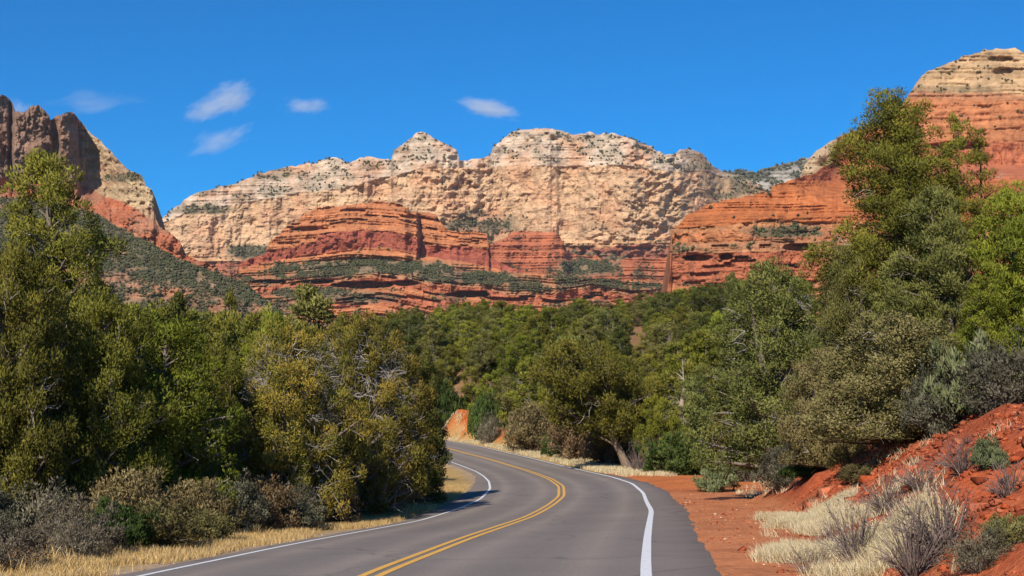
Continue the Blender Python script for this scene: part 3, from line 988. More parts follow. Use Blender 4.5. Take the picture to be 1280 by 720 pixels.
BARK_GREY, BARK_BROWN, DEAD = (.2, .165, .135), (.105, .072, .05), (.36, .325, .29)
PAL_JUN = [(0.0932, 0.096, 0.0154), (0.1725, 0.169, 0.0253), (0.2564, 0.2353, 0.0361)]
PAL_GREY = [(0.1016, 0.1053, 0.028), (0.1802, 0.1806, 0.0454), (0.2587, 0.2493, 0.0743)]
PAL_YEL = [(0.0987, 0.096, 0.0172), (0.1826, 0.1568, 0.0271), (0.306, 0.2009, 0.0361)]
PAL_BRT = [(0.0869, 0.1004, 0.012), (0.1602, 0.1693, 0.018), (0.2334, 0.2306, 0.028)]
PAL_DRK = [(0.0504, 0.057, 0.013), (0.0873, 0.095, 0.021), (0.1331, 0.1377, 0.032)]
PAL_OAK = [(0.0953, 0.0855, 0.0291), (0.1588, 0.1395, 0.0496), (0.2313, 0.198, 0.0787)]
PAL_BRN = [(.115, .078, .036), (.185, .128, .060), (.25, .185, .092)]
PAL_SAGE = [(.105, .090, .055), (.17, .146, .095), (.24, .205, .14)]


def crown_shape(kind, t):
    if kind == 'round': return np.sqrt(np.clip(1 - ((t - .45) / .58) ** 2, .02, 1))
    if kind == 'cone': return np.clip(1.12 * (1 - t) ** .75, .05, 1) * np.clip(.55 + t * 2.5, 0, 1)
    if kind == 'column': return np.clip(1.0 * (1 - t) ** .45, .08, 1) * np.clip(.6 + t * 1.6, 0, 1)
    if kind == 'dome': return np.sqrt(np.clip(1 - t ** 2.2, .03, 1))
    if kind == 'open': return np.clip(.5 + .75 * np.sin(math.pi * np.clip(t * .95, 0, 1)), .1, 1.1) * np.clip(1.9 * (1.06 - t), .2, 1)
    if kind == 'pinyon': return np.interp(t, [0, .15, .4, .65, .85, 1], [.6, .9, 1.0, .8, .5, .3])
    return np.ones_like(t)


def make_tree(seed, H, R, kind='round', limbs=26, per=7, n=55, length=.13, width=.035, palette=PAL_JUN, clump=.34, base=.1, trunk_r=.13, bark=BARK_GREY, dead=0,
              lean=(0, 0), stems=1, up=.35, squash=.8, tip=.12, lumpy=.3, rise=.5, twig=True, spread=.16):
    per, n, length, width, spread = max(3, round(per * .8)), n * 2.5, length * .86, width * .56, spread * .85
    r = np.random.default_rng(seed)
    wood = new_acc()
    cen, crad, tone = [], [], []
    lean = np.array([lean[0], lean[1]])
    ph = r.uniform(0, 6.28, 4)

    def trunk_at(t):
        w1 = .05 * H * np.array([math.sin(3.1 * t + ph[0]) - math.sin(ph[0]), math.sin(2.7 * t + ph[1]) - math.sin(ph[1])])
        return np.array([*(lean * t * H + w1 * .7), t * H])
    for s in range(stems):
        ts = np.linspace(0, .96 if s == 0 else r.uniform(.55, .85), 9)
        pts = np.array([trunk_at(t) for t in ts])
        if s:
            aa = r.uniform(0, 6.28)
            pts[:, :2] += np.outer(ts ** .8 * R * .45, [math.cos(aa), math.sin(aa)])
        tr = trunk_r * (1 if s == 0 else .7) * (1.15 - ts) ** .8
        tr[0] *= 1.35
        tube(wood, pts - [0, 0, .1], tr, 7, bark)
    az = r.uniform(0, 6.28)
    for i in range(limbs):
        t = base + (1 - base) * min(.985, ((i + r.uniform(.1, .9)) / limbs) ** .92)
        az += 2.4 + r.normal(0, .35)
        L = R * float(crown_shape(kind, np.array((t - base) / (1 - base)))) * r.uniform(1 - lumpy, 1 + lumpy * .55)
        p1 = np.array([*(trunk_at(t)[:2] + L * np.array([math.cos(az), math.sin(az)])), t * H])
        t0 = max(.02, t - rise * L / H * r.uniform(.6, 1.3))
        p0 = trunk_at(t0)
        pm = (p0 + p1) / 2 + r.normal(0, .07, 3) * L + [0, 0, .06 * L]
        q = np.linspace(0, 1, 7)[:, None]
        curve = p0 * (1 - q) ** 2 + 2 * pm * q * (1 - q) + p1 * q ** 2
        lr = trunk_r * (.16 + .34 * L / R) * (1 - t * .4)
        tube(wood, curve, lr * np.linspace(1, .22, 7), 5, np.array(bark) * r.uniform(.8, 1.25))
        k = max(3, int(round(per * (L / R) ** 1.0)))
        lt = r.uniform(0, 1)
        for j in range(k):
            u = 1.0 if j == 0 else r.uniform(.32, 1.0)
            c = curve[min(6, int(u * 6))] + r.normal(0, 1, 3) * [spread * L + .05, spread * L + .05, spread * .7 * L + .05] * (0 if j == 0 else 1)
            cr = clump * r.uniform(.6, 1.25) * (.75 + .35 * L / R)
            cen.append(c)
            crad.append(cr)
            tone.append(np.clip(.5 * lt + .5 * r.uniform(0, 1) , 0, 1))
            if twig and j:
                b0 = curve[min(6, int(u * 6))]
                tube(wood, [b0, (b0 + c) / 2 + r.normal(0, .03, 3), c], np.array([.35, .25, .12]) * lr, 3, bark)
    for j in range(max(2, int(per * .6))):
        cen.append(trunk_at(.97) + r.normal(0, 1, 3) * [tip * R, tip * R, .04 * H])
        crad.append(clump * r.uniform(.5, .9))
        tone.append(r.uniform(.3, 1))
    cen, crad, tone = np.array(cen), np.array(crad), np.array(tone)
    V, f, c, cn = sprays(r, cen, crad, n, length, width, tone, palette, (lean[0] * H * .5, lean[1] * H * .5), up=up, squash=squash)
    lowz = V[:, 2].min()
    if lowz < 0.02: V[:, 2] = np.where(V[:, 2] < .25, .25 + (V[:, 2] - .25) * .23 / max(.25 - lowz, .23), V[:, 2])
    crown = new_mesh('crown', V, [f], M_LEAF, c, vec={'clump': cn})
    dm = None
    deadw = wood
    if dead:
        for i in range(dead):
            t = r.uniform(base, .9)
            a = r.uniform(0, 6.28)
            L = R * float(crown_shape(kind, np.array((t - base) / (1 - base)))) * r.uniform(.85, 1.1)
            p = np.array([*(trunk_at(t)[:2] + L * .6 * np.array([math.cos(a), math.sin(a)])), t * H])
            dvec = np.array([math.cos(a) + r.normal(0, .5), math.sin(a) + r.normal(0, .5), r.normal(.1, .45)])
            ln = r.uniform(.16, .36) * L + .15
            for b in range(r.integers(2, 5)):
                dv = dvec + r.normal(0, .45, 3)
                dv /= np.linalg.norm(dv)
                pts = [p, p + dv * ln * .4 + r.normal(0, .05, 3), p + dv * ln * .75 + r.normal(0, .08, 3), p + dv * ln + r.normal(0, .1, 3)]
                tube(deadw, pts, np.array([.017, .013, .009, .004]) * r.uniform(.6, 1.2), 4, np.array(DEAD) * r.uniform(.55, 1.2))
    trunk = acc_mesh('trunk', wood, M_WOOD)
    return {'crown': crown, 'trunk': trunk, 'dead_branches': dm, 'H': H, 'R': R}


def make_bush(seed, H, R, palette, n=50, length=.09, width=.03, clump=.2, stemsn=40, stemc=BARK_BROWN, leafy=1.0, up=.5, dens=1.0, kind='dome', stem_w=1.0, shell=.45):
    r = np.random.default_rng(seed)
    wood = new_acc()
    cen, crad, tone = [], [], []
    for i in range(stemsn):
        a = r.uniform(0, 6.28)
        el = r.uniform(.0, 1.0)
        rho = math.sqrt(r.uniform(0, 1))
        hh = H * float(crown_shape(kind, np.array(rho * .97))) * r.uniform(.72, 1.05)
        hh = hh * (1 - .75 * el ** 2.5)
        p1 = np.array([R * rho * math.cos(a), R * rho * math.sin(a), max(.06, hh)])
        p0 = np.array([*(p1[:2] * .15 + r.normal(0, .04 * R, 2)), 0])
        pm = (p0 + p1) / 2 + [0, 0, .12 * H] + r.normal(0, .06, 3) * R
        q = np.linspace(0, 1, 5)[:, None]
        cv = p0 * (1 - q) ** 2 + 2 * pm * q * (1 - q) + p1 * q ** 2
        tube(wood, cv, np.array([.016, .013, .010, .007, .003]) * stem_w * (.6 + .4 * H), 4, np.array(stemc) * r.uniform(.6, 1.3))
        for b in range(2):
            s0 = cv[r.integers(1, 4)]
            e0 = s0 + (p1 - p0) * r.uniform(.2, .4) + r.normal(0, .12, 3) * R
            e0[2] = max(e0[2], .05)
            tube(wood, [s0, (s0 + e0) / 2 + r.normal(0, .02, 3), e0], np.array([.008, .006, .002]) * stem_w * (.6 + .4 * H), 3, np.array(stemc) * r.uniform(.6, 1.4))
            if r.uniform() < leafy:
                cen.append(e0); crad.append(clump * r.uniform(.6, 1.2)); tone.append(r.uniform(0, 1))
        if r.uniform() < leafy:
            cen.append(p1); crad.append(clump * r.uniform(.7, 1.3)); tone.append(r.uniform(0, 1))
    V, f, c, cn = sprays(r, np.array(cen), np.array(crad), n * dens, length, width, np.array(tone), palette, (0, 0), up=up, squash=.8)
    V[:, 2] = np.maximum(V[:, 2], .01 + .02 * np.abs(np.sin(V[:, 0] * 37)))
    return {'crown': new_mesh('foliage', V, [f], M_LEAF, c, vec={'clump': cn}), 'trunk': acc_mesh('stems', wood, M_WOOD), 'dead_branches': None, 'H': H, 'R': R}


PROTO_OBJ = {}


def plant(proto, name, x, y, h, wid, label, cat, group=None, rot=None, z=None, sink=.04, parts=('trunk', 'crown', 'dead_branch'), flat_tilt=None):
    """a thing: an Empty at the foot, with its wood and its foliage as parts"""
    P = PROTOS[proto]
    e = bpy.data.objects.new(name, None)
    e.empty_display_size = .3
    COL.objects.link(e)
    e.location = (x, y, (gz(x, y) if z is None else z) - sink)
    sx = wid / (2 * P['R'])
    e.scale = (sx, sx, h / P['H'])
    e.rotation_euler = (0, 0, random.uniform(0, 6.28) if rot is None else rot)
    tag(e, label, cat, group)
    for key, pn in zip(('trunk', 'crown', 'dead_branches'), parts):
        if P[key] is None: continue
        if (proto, key) in PROTO_OBJ:
            o = PROTO_OBJ[(proto, key)].copy()
            COL.objects.link(o)
            o.parent = e
        else:
            o = link(pn, P[key], e)
            PROTO_OBJ[(proto, key)] = o
        o.name = pn
    return e


def tree_px(proto, name, px, ytop, Y, wpx, label, cat='tree', group=None, rot=None, **kw):
    """stand a tree of the photographed size at a distance Y"""
    x = (px - 640) / F * Y * 1.007
    g = gz(x, Y)
    h = max(.3, top_z(ytop, Y) - g)
    return plant(proto, name, x, Y, h, wpx / F * Y, label, cat, group, rot, g, **kw)


BUSH = ('stems', 'foliage', 'dead_branch')
PROTOS = {}
# near, finely leaved
PROTOS['pine_left'] = make_tree(11, 8.0, 2.3, 'column', 70, 11, 60, .13, .034, PAL_JUN, .35, .06, .17, BARK_GREY, 26, up=.5, lumpy=.4, spread=.22)
PROTOS['juniper_left'] = make_tree(12, 5.0, 2.4, 'dome', 74, 13, 62, .125, .034, PAL_JUN, .34, .03, .17, BARK_GREY, 30, stems=3, lumpy=.32)
PROTOS['juniper_green'] = make_tree(13, 4.5, 2.2, 'dome', 66, 12, 60, .12, .034, [tuple(.85 * k for k in c) for c in PAL_BRT], .34, .03, .15, BARK_GREY, 16, stems=3, lumpy=.35)
PROTOS['juniper_yellow'] = make_tree(14, 6.0, 3.1, 'dome', 96, 14, 60, .13, .036, PAL_YEL, .34, .04, .2, BARK_GREY, 380, stems=4, lumpy=.34)
PROTOS['juniper_dark'] = make_tree(15, 5.0, 1.7, 'column', 52, 10, 60, .13, .038, PAL_DRK, .34, .02, .14, BARK_GREY, 10, stems=2)
PROTOS['pine_right'] = make_tree(16, 12.5, 2.6, 'pinyon', 78, 16, 60, .14, .036, PAL_JUN, .46, .28, .2, BARK_BROWN, 16, up=.4, lumpy=.42, rise=.45, spread=.17, squash=.7, stems=2, tip=.2)
PROTOS['pine_thin'] = make_tree(17, 12.0, 1.7, 'pinyon', 24, 8, 58, .14, .036, PAL_JUN, .34, .5, .14, BARK_BROWN, 8, up=.4, lumpy=.65, rise=.5, spread=.18, squash=.7, tip=.2)
PROTOS['juniper_grey'] = make_tree(18, 7.0, 2.6, 'dome', 84, 13, 58, .14, .038, PAL_GREY, .38, .03, .2, BARK_GREY, 46, stems=3, lumpy=.36)
PROTOS['juniper_tall'] = make_tree(19, 7.5, 2.0, 'column', 70, 12, 58, .14, .036, [tuple(.9 * k for k in c) for c in PAL_GREY], .36, .04, .16, BARK_GREY, 24, stems=2, lumpy=.35, up=.6)
PROTOS['juniper_bright'] = make_tree(20, 6.0, 1.9, 'column', 66, 12, 60, .13, .036, PAL_BRT, .34, .04, .15, BARK_GREY, 8, stems=2, lumpy=.3, up=.6)
PROTOS['oak_bush'] = make_tree(21, 3.9, 2.1, 'dome', 84, 13, 52, .10, .042, PAL_OAK, .30, .0, .09, BARK_BROWN, 20, stems=5, lumpy=.3, up=.2, rise=.8)
# middle distance
for k_, (kd, pal, Hh, Rr, lm) in enumerate([('dome', PAL_JUN, 5, 2.0, .35), ('round', PAL_GREY, 5, 1.9, .4), ('column', PAL_JUN, 6, 1.7, .4), ('cone', PAL_DRK, 6, 1.5, .35), ('dome', PAL_BRT, 4.5, 2.0, .4),
                                           ('column', PAL_GREY, 6, 1.6, .45), ('round', PAL_DRK, 5, 2.1, .4), ('open', PAL_JUN, 6.5, 1.7, .5)]):
    PROTOS['wood_%d' % k_] = make_tree(40 + k_, Hh, Rr, kd, 34, 8, 40, .21, .055, pal, .36, .05, .13, BARK_GREY, 8, stems=2, lumpy=lm, up=.5)
PROTOS['leaning'] = make_tree(60, 5.6, 2.7, 'round', 56, 11, 50, .19, .05, PAL_JUN, .42, .34, .19, (.2, .15, .11), 30, lean=(-.45, -.05), stems=1, lumpy=.4)
# shrubs
PROTOS['sage'] = make_bush(71, 1.2, .9, PAL_SAGE, 20, .09, .013, .15, 90, (.2, .165, .13), .8, stem_w=.8)
PROTOS['sage_green'] = make_bush(72, 1.2, .9, PAL_OAK, 34, .08, .02, .16, 90, (.17, .14, .11), .9, stem_w=.8)
PROTOS['brown_brush'] = make_bush(73, 1.8, 1.4, PAL_BRN, 34, .11, .024, .22, 110, (.14, .1, .075), .85)
PROTOS['green_low'] = make_bush(74, 1.1, 1.3, [(.03, .05, .012), (.055, .085, .018), (.09, .125, .03)], 46, .12, .03, .22, 80, BARK_BROWN)
PROTOS['pale_green'] = make_bush(75, 1.1, .9, [(.09, .11, .045), (.15, .17, .075), (.2, .22, .11)], 40, .13, .022, .18, 70, BARK_BROWN, up=.8)
PROTOS['dead_twigs'] = make_bush(76, .9, .7, [(.13, .1, .09), (.2, .16, .14), (.25, .2, .17)], 8, .07, .006, .12, 75, (.2, .155, .135), .18, stem_w=.8)
PROTOS['grey_brush'] = make_bush(77, 2.0, 1.5, [(.07, .066, .04), (.12, .112, .07), (.18, .165, .11)], 36, .1, .024, .22, 120, (.16, .13, .105), .9)
PROTOS['ochre_bush'] = make_bush(78, 1.6, 1.6, [(.07, .06, .015), (.13, .105, .022), (.19, .145, .03)], 46, .13, .03, .24, 80, BARK_BROWN)

# --- left side of the road, near to far
T = tree_px
T('pine_left', 'pinyon_pine', 62, 200, 34, 215, 'tallest pine on the left, its loose top crossing the left cliff', rot=1.0)
T('juniper_left', 'juniper_tree', 16, 318, 27, 200, 'broad dense juniper at the left picture edge under the tall pine')
T('juniper_left', 'juniper_tree', -50, 268, 30, 170, 'green juniper cut by the left picture edge')
T('juniper_left', 'juniper_tree', 118, 372, 29, 170, 'bushy olive juniper just right of the tallest left pine')
T('juniper_green', 'juniper_tree', 200, 405, 31, 190, 'dark olive juniper behind the grey shrubs left of the yellowish juniper')
T('juniper_left', 'juniper_tree', 262, 436, 35, 130, 'small juniper between the dark olive one and the yellowish juniper')
T('juniper_yellow', 'juniper_tree', 352, 408, 37, 190, 'rusty yellow juniper full of bare white branches, left half of the pair', rot=.4)
T('juniper_yellow', 'juniper_tree', 446, 398, 43, 185, 'rusty yellow juniper with dead twigs at the inside of the bend', rot=2.2)
T('juniper_dark', 'juniper_tree', 524, 448, 52, 84, 'dark juniper at the road edge, casting its shadow on the bend', rot=.3)
T('juniper_yellow', 'juniper_tree', 500, 425, 51, 105, 'slender yellow tipped juniper leaning over the inside of the bend', rot=4.0)
T('wood_3', 'juniper_tree', 226, 371, 58, 66, 'dark pointed pine rising above the left junipers')
T('wood_2', 'juniper_tree', 158, 384, 55, 120, 'grey green juniper top between the tall left pine and the dark pointed one')
T('wood_0', 'juniper_tree', 292, 398, 60, 110, 'rounded juniper right of the dark pointed pine')
T('wood_7', 'pinyon_pine', 284, 366, 74, 40, 'thin wispy tree top right of the dark pointed pine')
T('wood_2', 'juniper_tree', 325, 392, 66, 70, 'narrow dark juniper behind the yellowish pair')
T('wood_5', 'juniper_tree', 386, 364, 62, 130, 'tall green juniper standing highest behind the yellowish pair', rot=2)
T('wood_4', 'juniper_tree', 345, 402, 58, 90, 'bright juniper behind the left half of the yellowish pair')
T('wood_0', 'juniper_tree', 440, 398, 66, 90, 'juniper top just behind the yellowish tree at the bend')
T('wood_1', 'juniper_tree', 95, 350, 46, 120, 'shaded juniper behind the trunk of the tallest left pine')
T('wood_6', 'juniper_tree', 250, 420, 48, 120, 'dusky juniper filling the gap under the dark pointed pine')

# --- right side
T('pine_right', 'pinyon_pine', 1104, 118, 48, 188, 'tallest pine on the right, open crown against the red butte', rot=1.3)
T('pine_thin', 'pinyon_pine', 1184, 146, 49, 72, 'slim pine spire beside the tallest right pine', rot=.5)
T('pine_thin', 'pinyon_pine', 1247, 160, 47, 80, 'sparse pine top near the right picture edge', rot=2.5)
T('juniper_grey', 'juniper_tree', 985, 334, 43, 200, 'large grey green juniper beside the red pull-off', rot=.2)
T('juniper_grey', 'juniper_tree', 1062, 318, 47, 110, 'juniper between the large grey green one and the tallest pine', rot=1.8)
T('juniper_tall', 'juniper_tree', 1186, 236, 39, 150, 'tall grey green juniper in front of the slim pine spire', rot=.9)
T('juniper_tall', 'juniper_tree', 1120, 318, 40, 120, 'grey green juniper under the tallest right pine', rot=3.1)
T('juniper_bright', 'juniper_tree', 1262, 246, 34, 150, 'bright green juniper at the right picture edge above the bank', rot=.9)
T('juniper_bright', 'juniper_tree', 1226, 330, 33, 110, 'bright green juniper lower on the bank beside the tall grey one', rot=2.9)
T('juniper_tall', 'juniper_tree', 1310, 225, 37, 130, 'grey juniper cut by the right picture edge', rot=2.2)
T('oak_bush', 'oak_shrub', 1112, 396, 30, 215, 'big grey leaved oak shrub at the top of the red bank', 'shrub', rot=.6)
T('oak_bush', 'oak_shrub', 1030, 440, 35, 110, 'smaller oak shrub between the big one and the pull-off', 'shrub', rot=2.6)
T('grey_brush', 'shrub', 1262, 425, 25.5, 130, 'grey brown brush at the crest of the bank, right picture edge', 'shrub', parts=BUSH)
T('pale_green', 'shrub', 1206, 432, 27.5, 80, 'yellow green shrub beside the big oak shrub on the bank', 'shrub', parts=BUSH)
T('grey_brush', 'shrub', 1170, 455, 28, 90, 'grey brush in front of the big oak shrub, right side', 'shrub', parts=BUSH)
T('grey_brush', 'shrub', 976, 552, 39, 66, 'rounded grey green shrub below the large grey green juniper', 'shrub', parts=BUSH)
T('green_low', 'shrub', 1003, 580, 36, 62, 'low green shrub on the red soil under the big oak shrub', 'shrub', parts=BUSH)
T('pale_green', 'shrub', 892, 577, 53, 46, 'small sage green bush alone on the red pull-off', 'shrub', parts=BUSH, rot=1)

# --- along the outside of the bend
T('leaning', 'juniper_tree', 784, 428, 85, 130, 'juniper with a thick leaning pale trunk beside the road', rot=0.0)
T('brown_brush', 'shrub', 668, 503, 109, 80, 'brown brush at the road verge, farthest of the brown row', 'shrub', 'brown brush along the outside of the bend', parts=BUSH)
T('brown_brush', 'shrub', 716, 510, 100, 66, 'green brown brush in the middle of the row on the verge', 'shrub', 'brown brush along the outside of the bend', parts=BUSH)
T('brown_brush', 'shrub', 756, 520, 92, 60, 'rusty brush on the verge, nearest the leaning trunk', 'shrub', 'brown brush along the outside of the bend', parts=BUSH)
T('dead_twigs', 'shrub', 798, 546, 79, 40, 'purple grey bare twigs below the leaning trunk', 'shrub', parts=BUSH)
T('green_low', 'shrub', 858, 550, 74, 100, 'dark green low shrub beyond the red pull-off', 'shrub', parts=BUSH)
T('ochre_bush', 'shrub', 912, 515, 68, 62, 'olive brown bush left of the large grey green juniper', 'shrub', parts=BUSH)
T('grey_brush', 'shrub', 930, 545, 62, 50, 'tan grey bush at the back of the pull-off', 'shrub', parts=BUSH)
T('green_low', 'shrub', 692, 543, 104, 30, 'small dark green tuft among the brown brush on the verge', 'shrub', parts=BUSH)
T('wood_4', 'juniper_tree', 826, 500, 82, 62, 'bright green young juniper right of the leaning trunk')
T('wood_1', 'juniper_tree', 872, 470, 86, 70, 'grey green juniper behind the dark low shrub')
T('green_low', 'shrub', 606, 500, 120, 40, 'green shrub on top of the red cut bank', 'shrub', parts=BUSH)
T('sage', 'shrub', 612, 518, 116, 30, 'grey bush between the two red cut banks', 'shrub', parts=BUSH)
T('green_low', 'shrub', 560, 488, 132, 56, 'low green shrub above the red cut bank, partly behind the bend juniper', 'shrub', parts=BUSH)
T('wood_4', 'juniper_tree', 612, 470, 128, 60, 'green juniper above the red cut bank')
T('wood_2', 'juniper_tree', 655, 448, 119, 62, 'olive juniper behind the farthest brown brush')
T('wood_4', 'juniper_tree', 706, 445, 113, 66, 'bright olive juniper left of the leaning tree')
T('wood_1', 'juniper_tree', 640, 470, 123, 52, 'greyish juniper between the cut bank and the brown brush')

# a bleached snag
def snag(px, Y, ytop, label):
    x = (px - 640) / F * Y
    g = gz(x, Y)
    H = top_z(ytop, Y) - g
    r = np.random.default_rng(5)
    e = link('dead_tree', None, loc=(x, Y, g - .05))
    tag(e, label, 'dead tree')
    a = new_acc()
    pts = np.array([(.25, 0, 0), (.05, 0, .3 * H), (-.12, 0, .55 * H), (.1, .05, .75 * H), (.0, .05, H)])
    tube(a, pts, [.32, .27, .2, .06, .02], 8, (.36, .28, .2))
    link('trunk', acc_mesh('trunk', a, M_WOOD), e)
    b = new_acc()
    for k in range(9):
        s0 = pts[1] + (pts[4] - pts[1]) * r.uniform(0, .9)
        d = np.array([r.normal(0, .6), r.normal(0, .5), r.uniform(.2, 1.0)]) * r.uniform(.4, 1.0)
        tube(b, [s0, s0 + d * .5 + r.normal(0, .06, 3), s0 + d], [.05, .03, .01], 5, np.array((.42, .36, .3)) * r.uniform(.7, 1.1))
    link('branches', acc_mesh('branches', b, M_WOOD), e)


snag(853, 90, 448, 'bleached dead trunk standing among the junipers beyond the pull-off')

# --- the wood beyond the bend, tree by tree
WOOD_KINDS = [('wood_0', 'rounded olive juniper in the wood on the rise beyond the bend'), ('wood_1', 'grey green juniper in the wood on the rise beyond the bend'),
              ('wood_2', 'upright olive juniper in the wood on the rise beyond the bend'), ('wood_3', 'dark pointed tree in the wood on the rise beyond the bend'),
              ('wood_4', 'bright green juniper in the wood on the rise beyond the bend'), ('wood_5', 'upright grey green juniper in the wood beyond the bend'),
              ('wood_6', 'dark round tree in the wood on the rise beyond the bend'), ('wood_7', 'loose open pine in the wood on the rise beyond the bend')]
TOPLINE = [(40, 352), (130, 372), (180, 388), (215, 382), (260, 394), (300, 384), (340, 392), (385, 378), (420, 394), (450, 396), (480, 390), (505, 382), (530, 380), (560, 376), (590, 372), (604, 366), (625, 374), (650, 382), (680, 380), (705, 374), (735, 366), (760, 378), (790, 366), (820, 366), (850, 354), (880, 350), (905, 346),
           (917, 330), (935, 346), (955, 346), (985, 336), (1000, 336), (1040, 320), (1100, 310), (1300, 300)]
placed = [(t.location.x, t.location.y, 1.3) for t in list(scene.objects) if t.get('category') in ('tree',)]
r = np.random.default_rng(77)
cand = []
for _ in range(9000):
    y = 92 + 200 * r.uniform() ** 1.5
    pxx = r.uniform(425, 1010)
    if _ % 5 == 0: pxx, y = r.uniform(70, 430), 62 + 46 * r.uniform()
    cand.append(((pxx - 640) / F * y, y, pxx))
cand = np.array(cand)
co_, _i = road_coords(cand[:, 0], cand[:, 1])
zs = ground(cand[:, 0], cand[:, 1])
n_wood = 0
for (x, y, pxx), o, z in zip(cand, co_, zs):
    if abs(o) < 8.5 or (o < 0 and y < 130 and pxx > 430): continue
    if o < 0 and x > -9: continue
    if np.hypot((x + 4.4) / 5.0, (y - 121) / 9) < 1: continue
    if 690 < pxx < 860 and y < 96: continue
    md = 2.6 + (y - 90) * .013
    if any((x - a) ** 2 + (y - b) ** 2 < (md * c) ** 2 for a, b, c in placed): continue
    h = r.uniform(3.8, 7.4) * (1.0 + .1 * (y > 200))
    lim = top_z(interp(TOPLINE, pxx) + r.uniform(0, 9), y) - z
    if lim < 1.6: continue
    if pxx < 430: h = min(lim, 7.5)
    h = min(h, lim)
    if y > 185: h = min(lim, 8.5) * r.uniform(.72, 1.0)
    pick = int(r.choice(8, p=[.2, .14, .17, .14, .08, .12, .09, .06]))
    kd, lab = WOOD_KINDS[pick]
    P = PROTOS[kd]
    wid = min(max(h * 2 * P['R'] / P['H'] * r.uniform(.9, 1.3), 1.8), 7.0)
    plant(kd, 'juniper_tree', x, y, h, wid, lab, 'tree', 'junipers and pines of the wood beyond the bend', None, z)
    placed.append((x, y, 1.0))
    n_wood += 1
    if n_wood >= 285: break

# brush under that wood
n_b = 0
for (x, y, pxx), o, z in zip(cand[::-1], co_[::-1], zs[::-1]):
    if abs(o) < 6.8 or o < 0 or y > 175: continue
    if np.hypot((x + 4.4) / 4.2, (y - 122) / 7) < 1: continue
    if any((x - a) ** 2 + (y - b) ** 2 < (1.5 * c) ** 2 for a, b, c in placed): continue
    kd, lab = [('brown_brush', 'brown brush growing between the junipers beyond the bend'), ('grey_brush', 'grey brush growing between the junipers beyond the bend'),
               ('green_low', 'low green shrub growing between the junipers beyond the bend'), ('ochre_bush', 'ochre shrub growing between the junipers beyond the bend')][int(r.choice(4, p=[.35, .35, .2, .1]))]
    plant(kd, 'shrub', x, y, r.uniform(1.0, 2.0), r.uniform(2.0, 3.6), lab, 'shrub', 'brush under the wood beyond the bend', None, z, parts=BUSH)
    placed.append((x, y, 1.0))
    n_b += 1
    if n_b >= 85: break
print('WOOD', n_wood, n_b)

# --- shrubs in front of the left junipers: (px, top, distance, width, kind, label)
for px_, yt, Y, wp, kd, lab in [
    (14, 652, 19.5, 110, 'sage', 'grey sagebrush in the bottom left corner'),
    (62, 606, 23.5, 100, 'sage', 'tall grey sagebrush behind the one in the bottom left corner'),
    (112, 624, 22.5, 100, 'sage', 'silvery sagebrush between two grey ones on the left verge'),
    (-20, 600, 23, 110, 'grey_brush', 'brush cut by the left edge of the picture above the corner sage'),
    (158, 632, 24, 80, 'green_low', 'dark green clump in front of the brown brush on the left verge'),
    (172, 585, 27, 120, 'brown_brush', 'brown grey brush left of the rusty yellow junipers'),
    (206, 622, 25, 110, 'sage_green', 'low purplish grey brush near the golden verge'),
    (246, 598, 29, 100, 'brown_brush', 'dry brown brush below the small juniper'),
    (290, 592, 31, 90, 'grey_brush', 'dark rounded brush at the foot of the rusty junipers'),
    (332, 594, 32.5, 90, 'brown_brush', 'brown brush with a pale top under the rusty junipers'),
    (372, 606, 33.5, 80, 'grey_brush', 'olive grey brush right of the brown one under the rusty junipers'),
    (268, 632, 27, 60, 'sage_green', 'small grey green tuft on the golden verge'),
    (110, 650, 21.5, 70, 'sage', 'small pale sage at the front of the left verge'),
    (425, 612, 38, 60, 'brown_brush', 'thin brown brush at the trunk of the bend juniper'),
    (482, 606, 45, 50, 'sage_green', 'little brush under the slender yellow tipped juniper')]:
    tree_px(kd, 'shrub', px_, yt, Y, wp, lab, 'shrub', 'shrubs in front of the left junipers', parts=BUSH)

# --- plants on the red bank and beside the pull-off: (px, foot, height, width, kind, label)
def foot_at(px, py):
    """where the sight line through a pixel first meets the ground"""
    Y = np.arange(11.0, 60, .1)
    P = unproject(np.full(len(Y), px), np.full(len(Y), py), Y)
    hit = np.nonzero(P[:, 2] <= ground(P[:, 0], P[:, 1]))[0]
    k = hit[0] if len(hit) else -1
    return P[k, 0], Y[k]


for px_, yf, h_, w_, kd, lab in [
    (1237, 584, .34, .36, 'pale_green', 'spiky pale green bush high on the red bank'),
    (1203, 590, .5, .8, 'dead_twigs', 'purple grey twigs beside the spiky pale green bush'),
    (1153, 612, .45, .8, 'dead_twigs', 'rounded purple grey twigs halfway up the red bank'),
    (1112, 640, .55, .8, 'dead_twigs', 'grey twiggy bush at the foot of the bank'),
    (1182, 692, .8, 1.1, 'dead_twigs', 'wide bare bush on the lower red bank'),
    (1070, 704, .85, .95, 'dead_twigs', 'dark bare bush standing in the pale grass'),
    (1226, 716, .42, .6, 'sage', 'grey sage low on the red bank near the bottom right'),
    (1142, 722, .85, .9, 'dead_twigs', 'nearest bare bush with upright twigs at the bottom'),
    (1018, 718, .4, .7, 'dead_twigs', 'low dark twigs at the bottom beside the red pull-off'),
    (1262, 682, .34, .5, 'sage_green', 'dull green bush at the right picture edge on the bank'),
    (1076, 604, .5, .9, 'sage_green', 'small brush at the foot of the big oak shrub'),
    (1262, 620, .45, .7, 'dead_twigs', 'bare twigs on the bank at the right picture edge'),
    (1040, 690, .5, .7, 'dead_twigs', 'thin grey twigs rising out of the pale grass')]:
    x_, y_ = foot_at(px_, yf)
    plant(kd, 'shrub', x_, y_, h_, w_, lab, 'shrub', 'shrubs on the red bank', parts=BUSH)


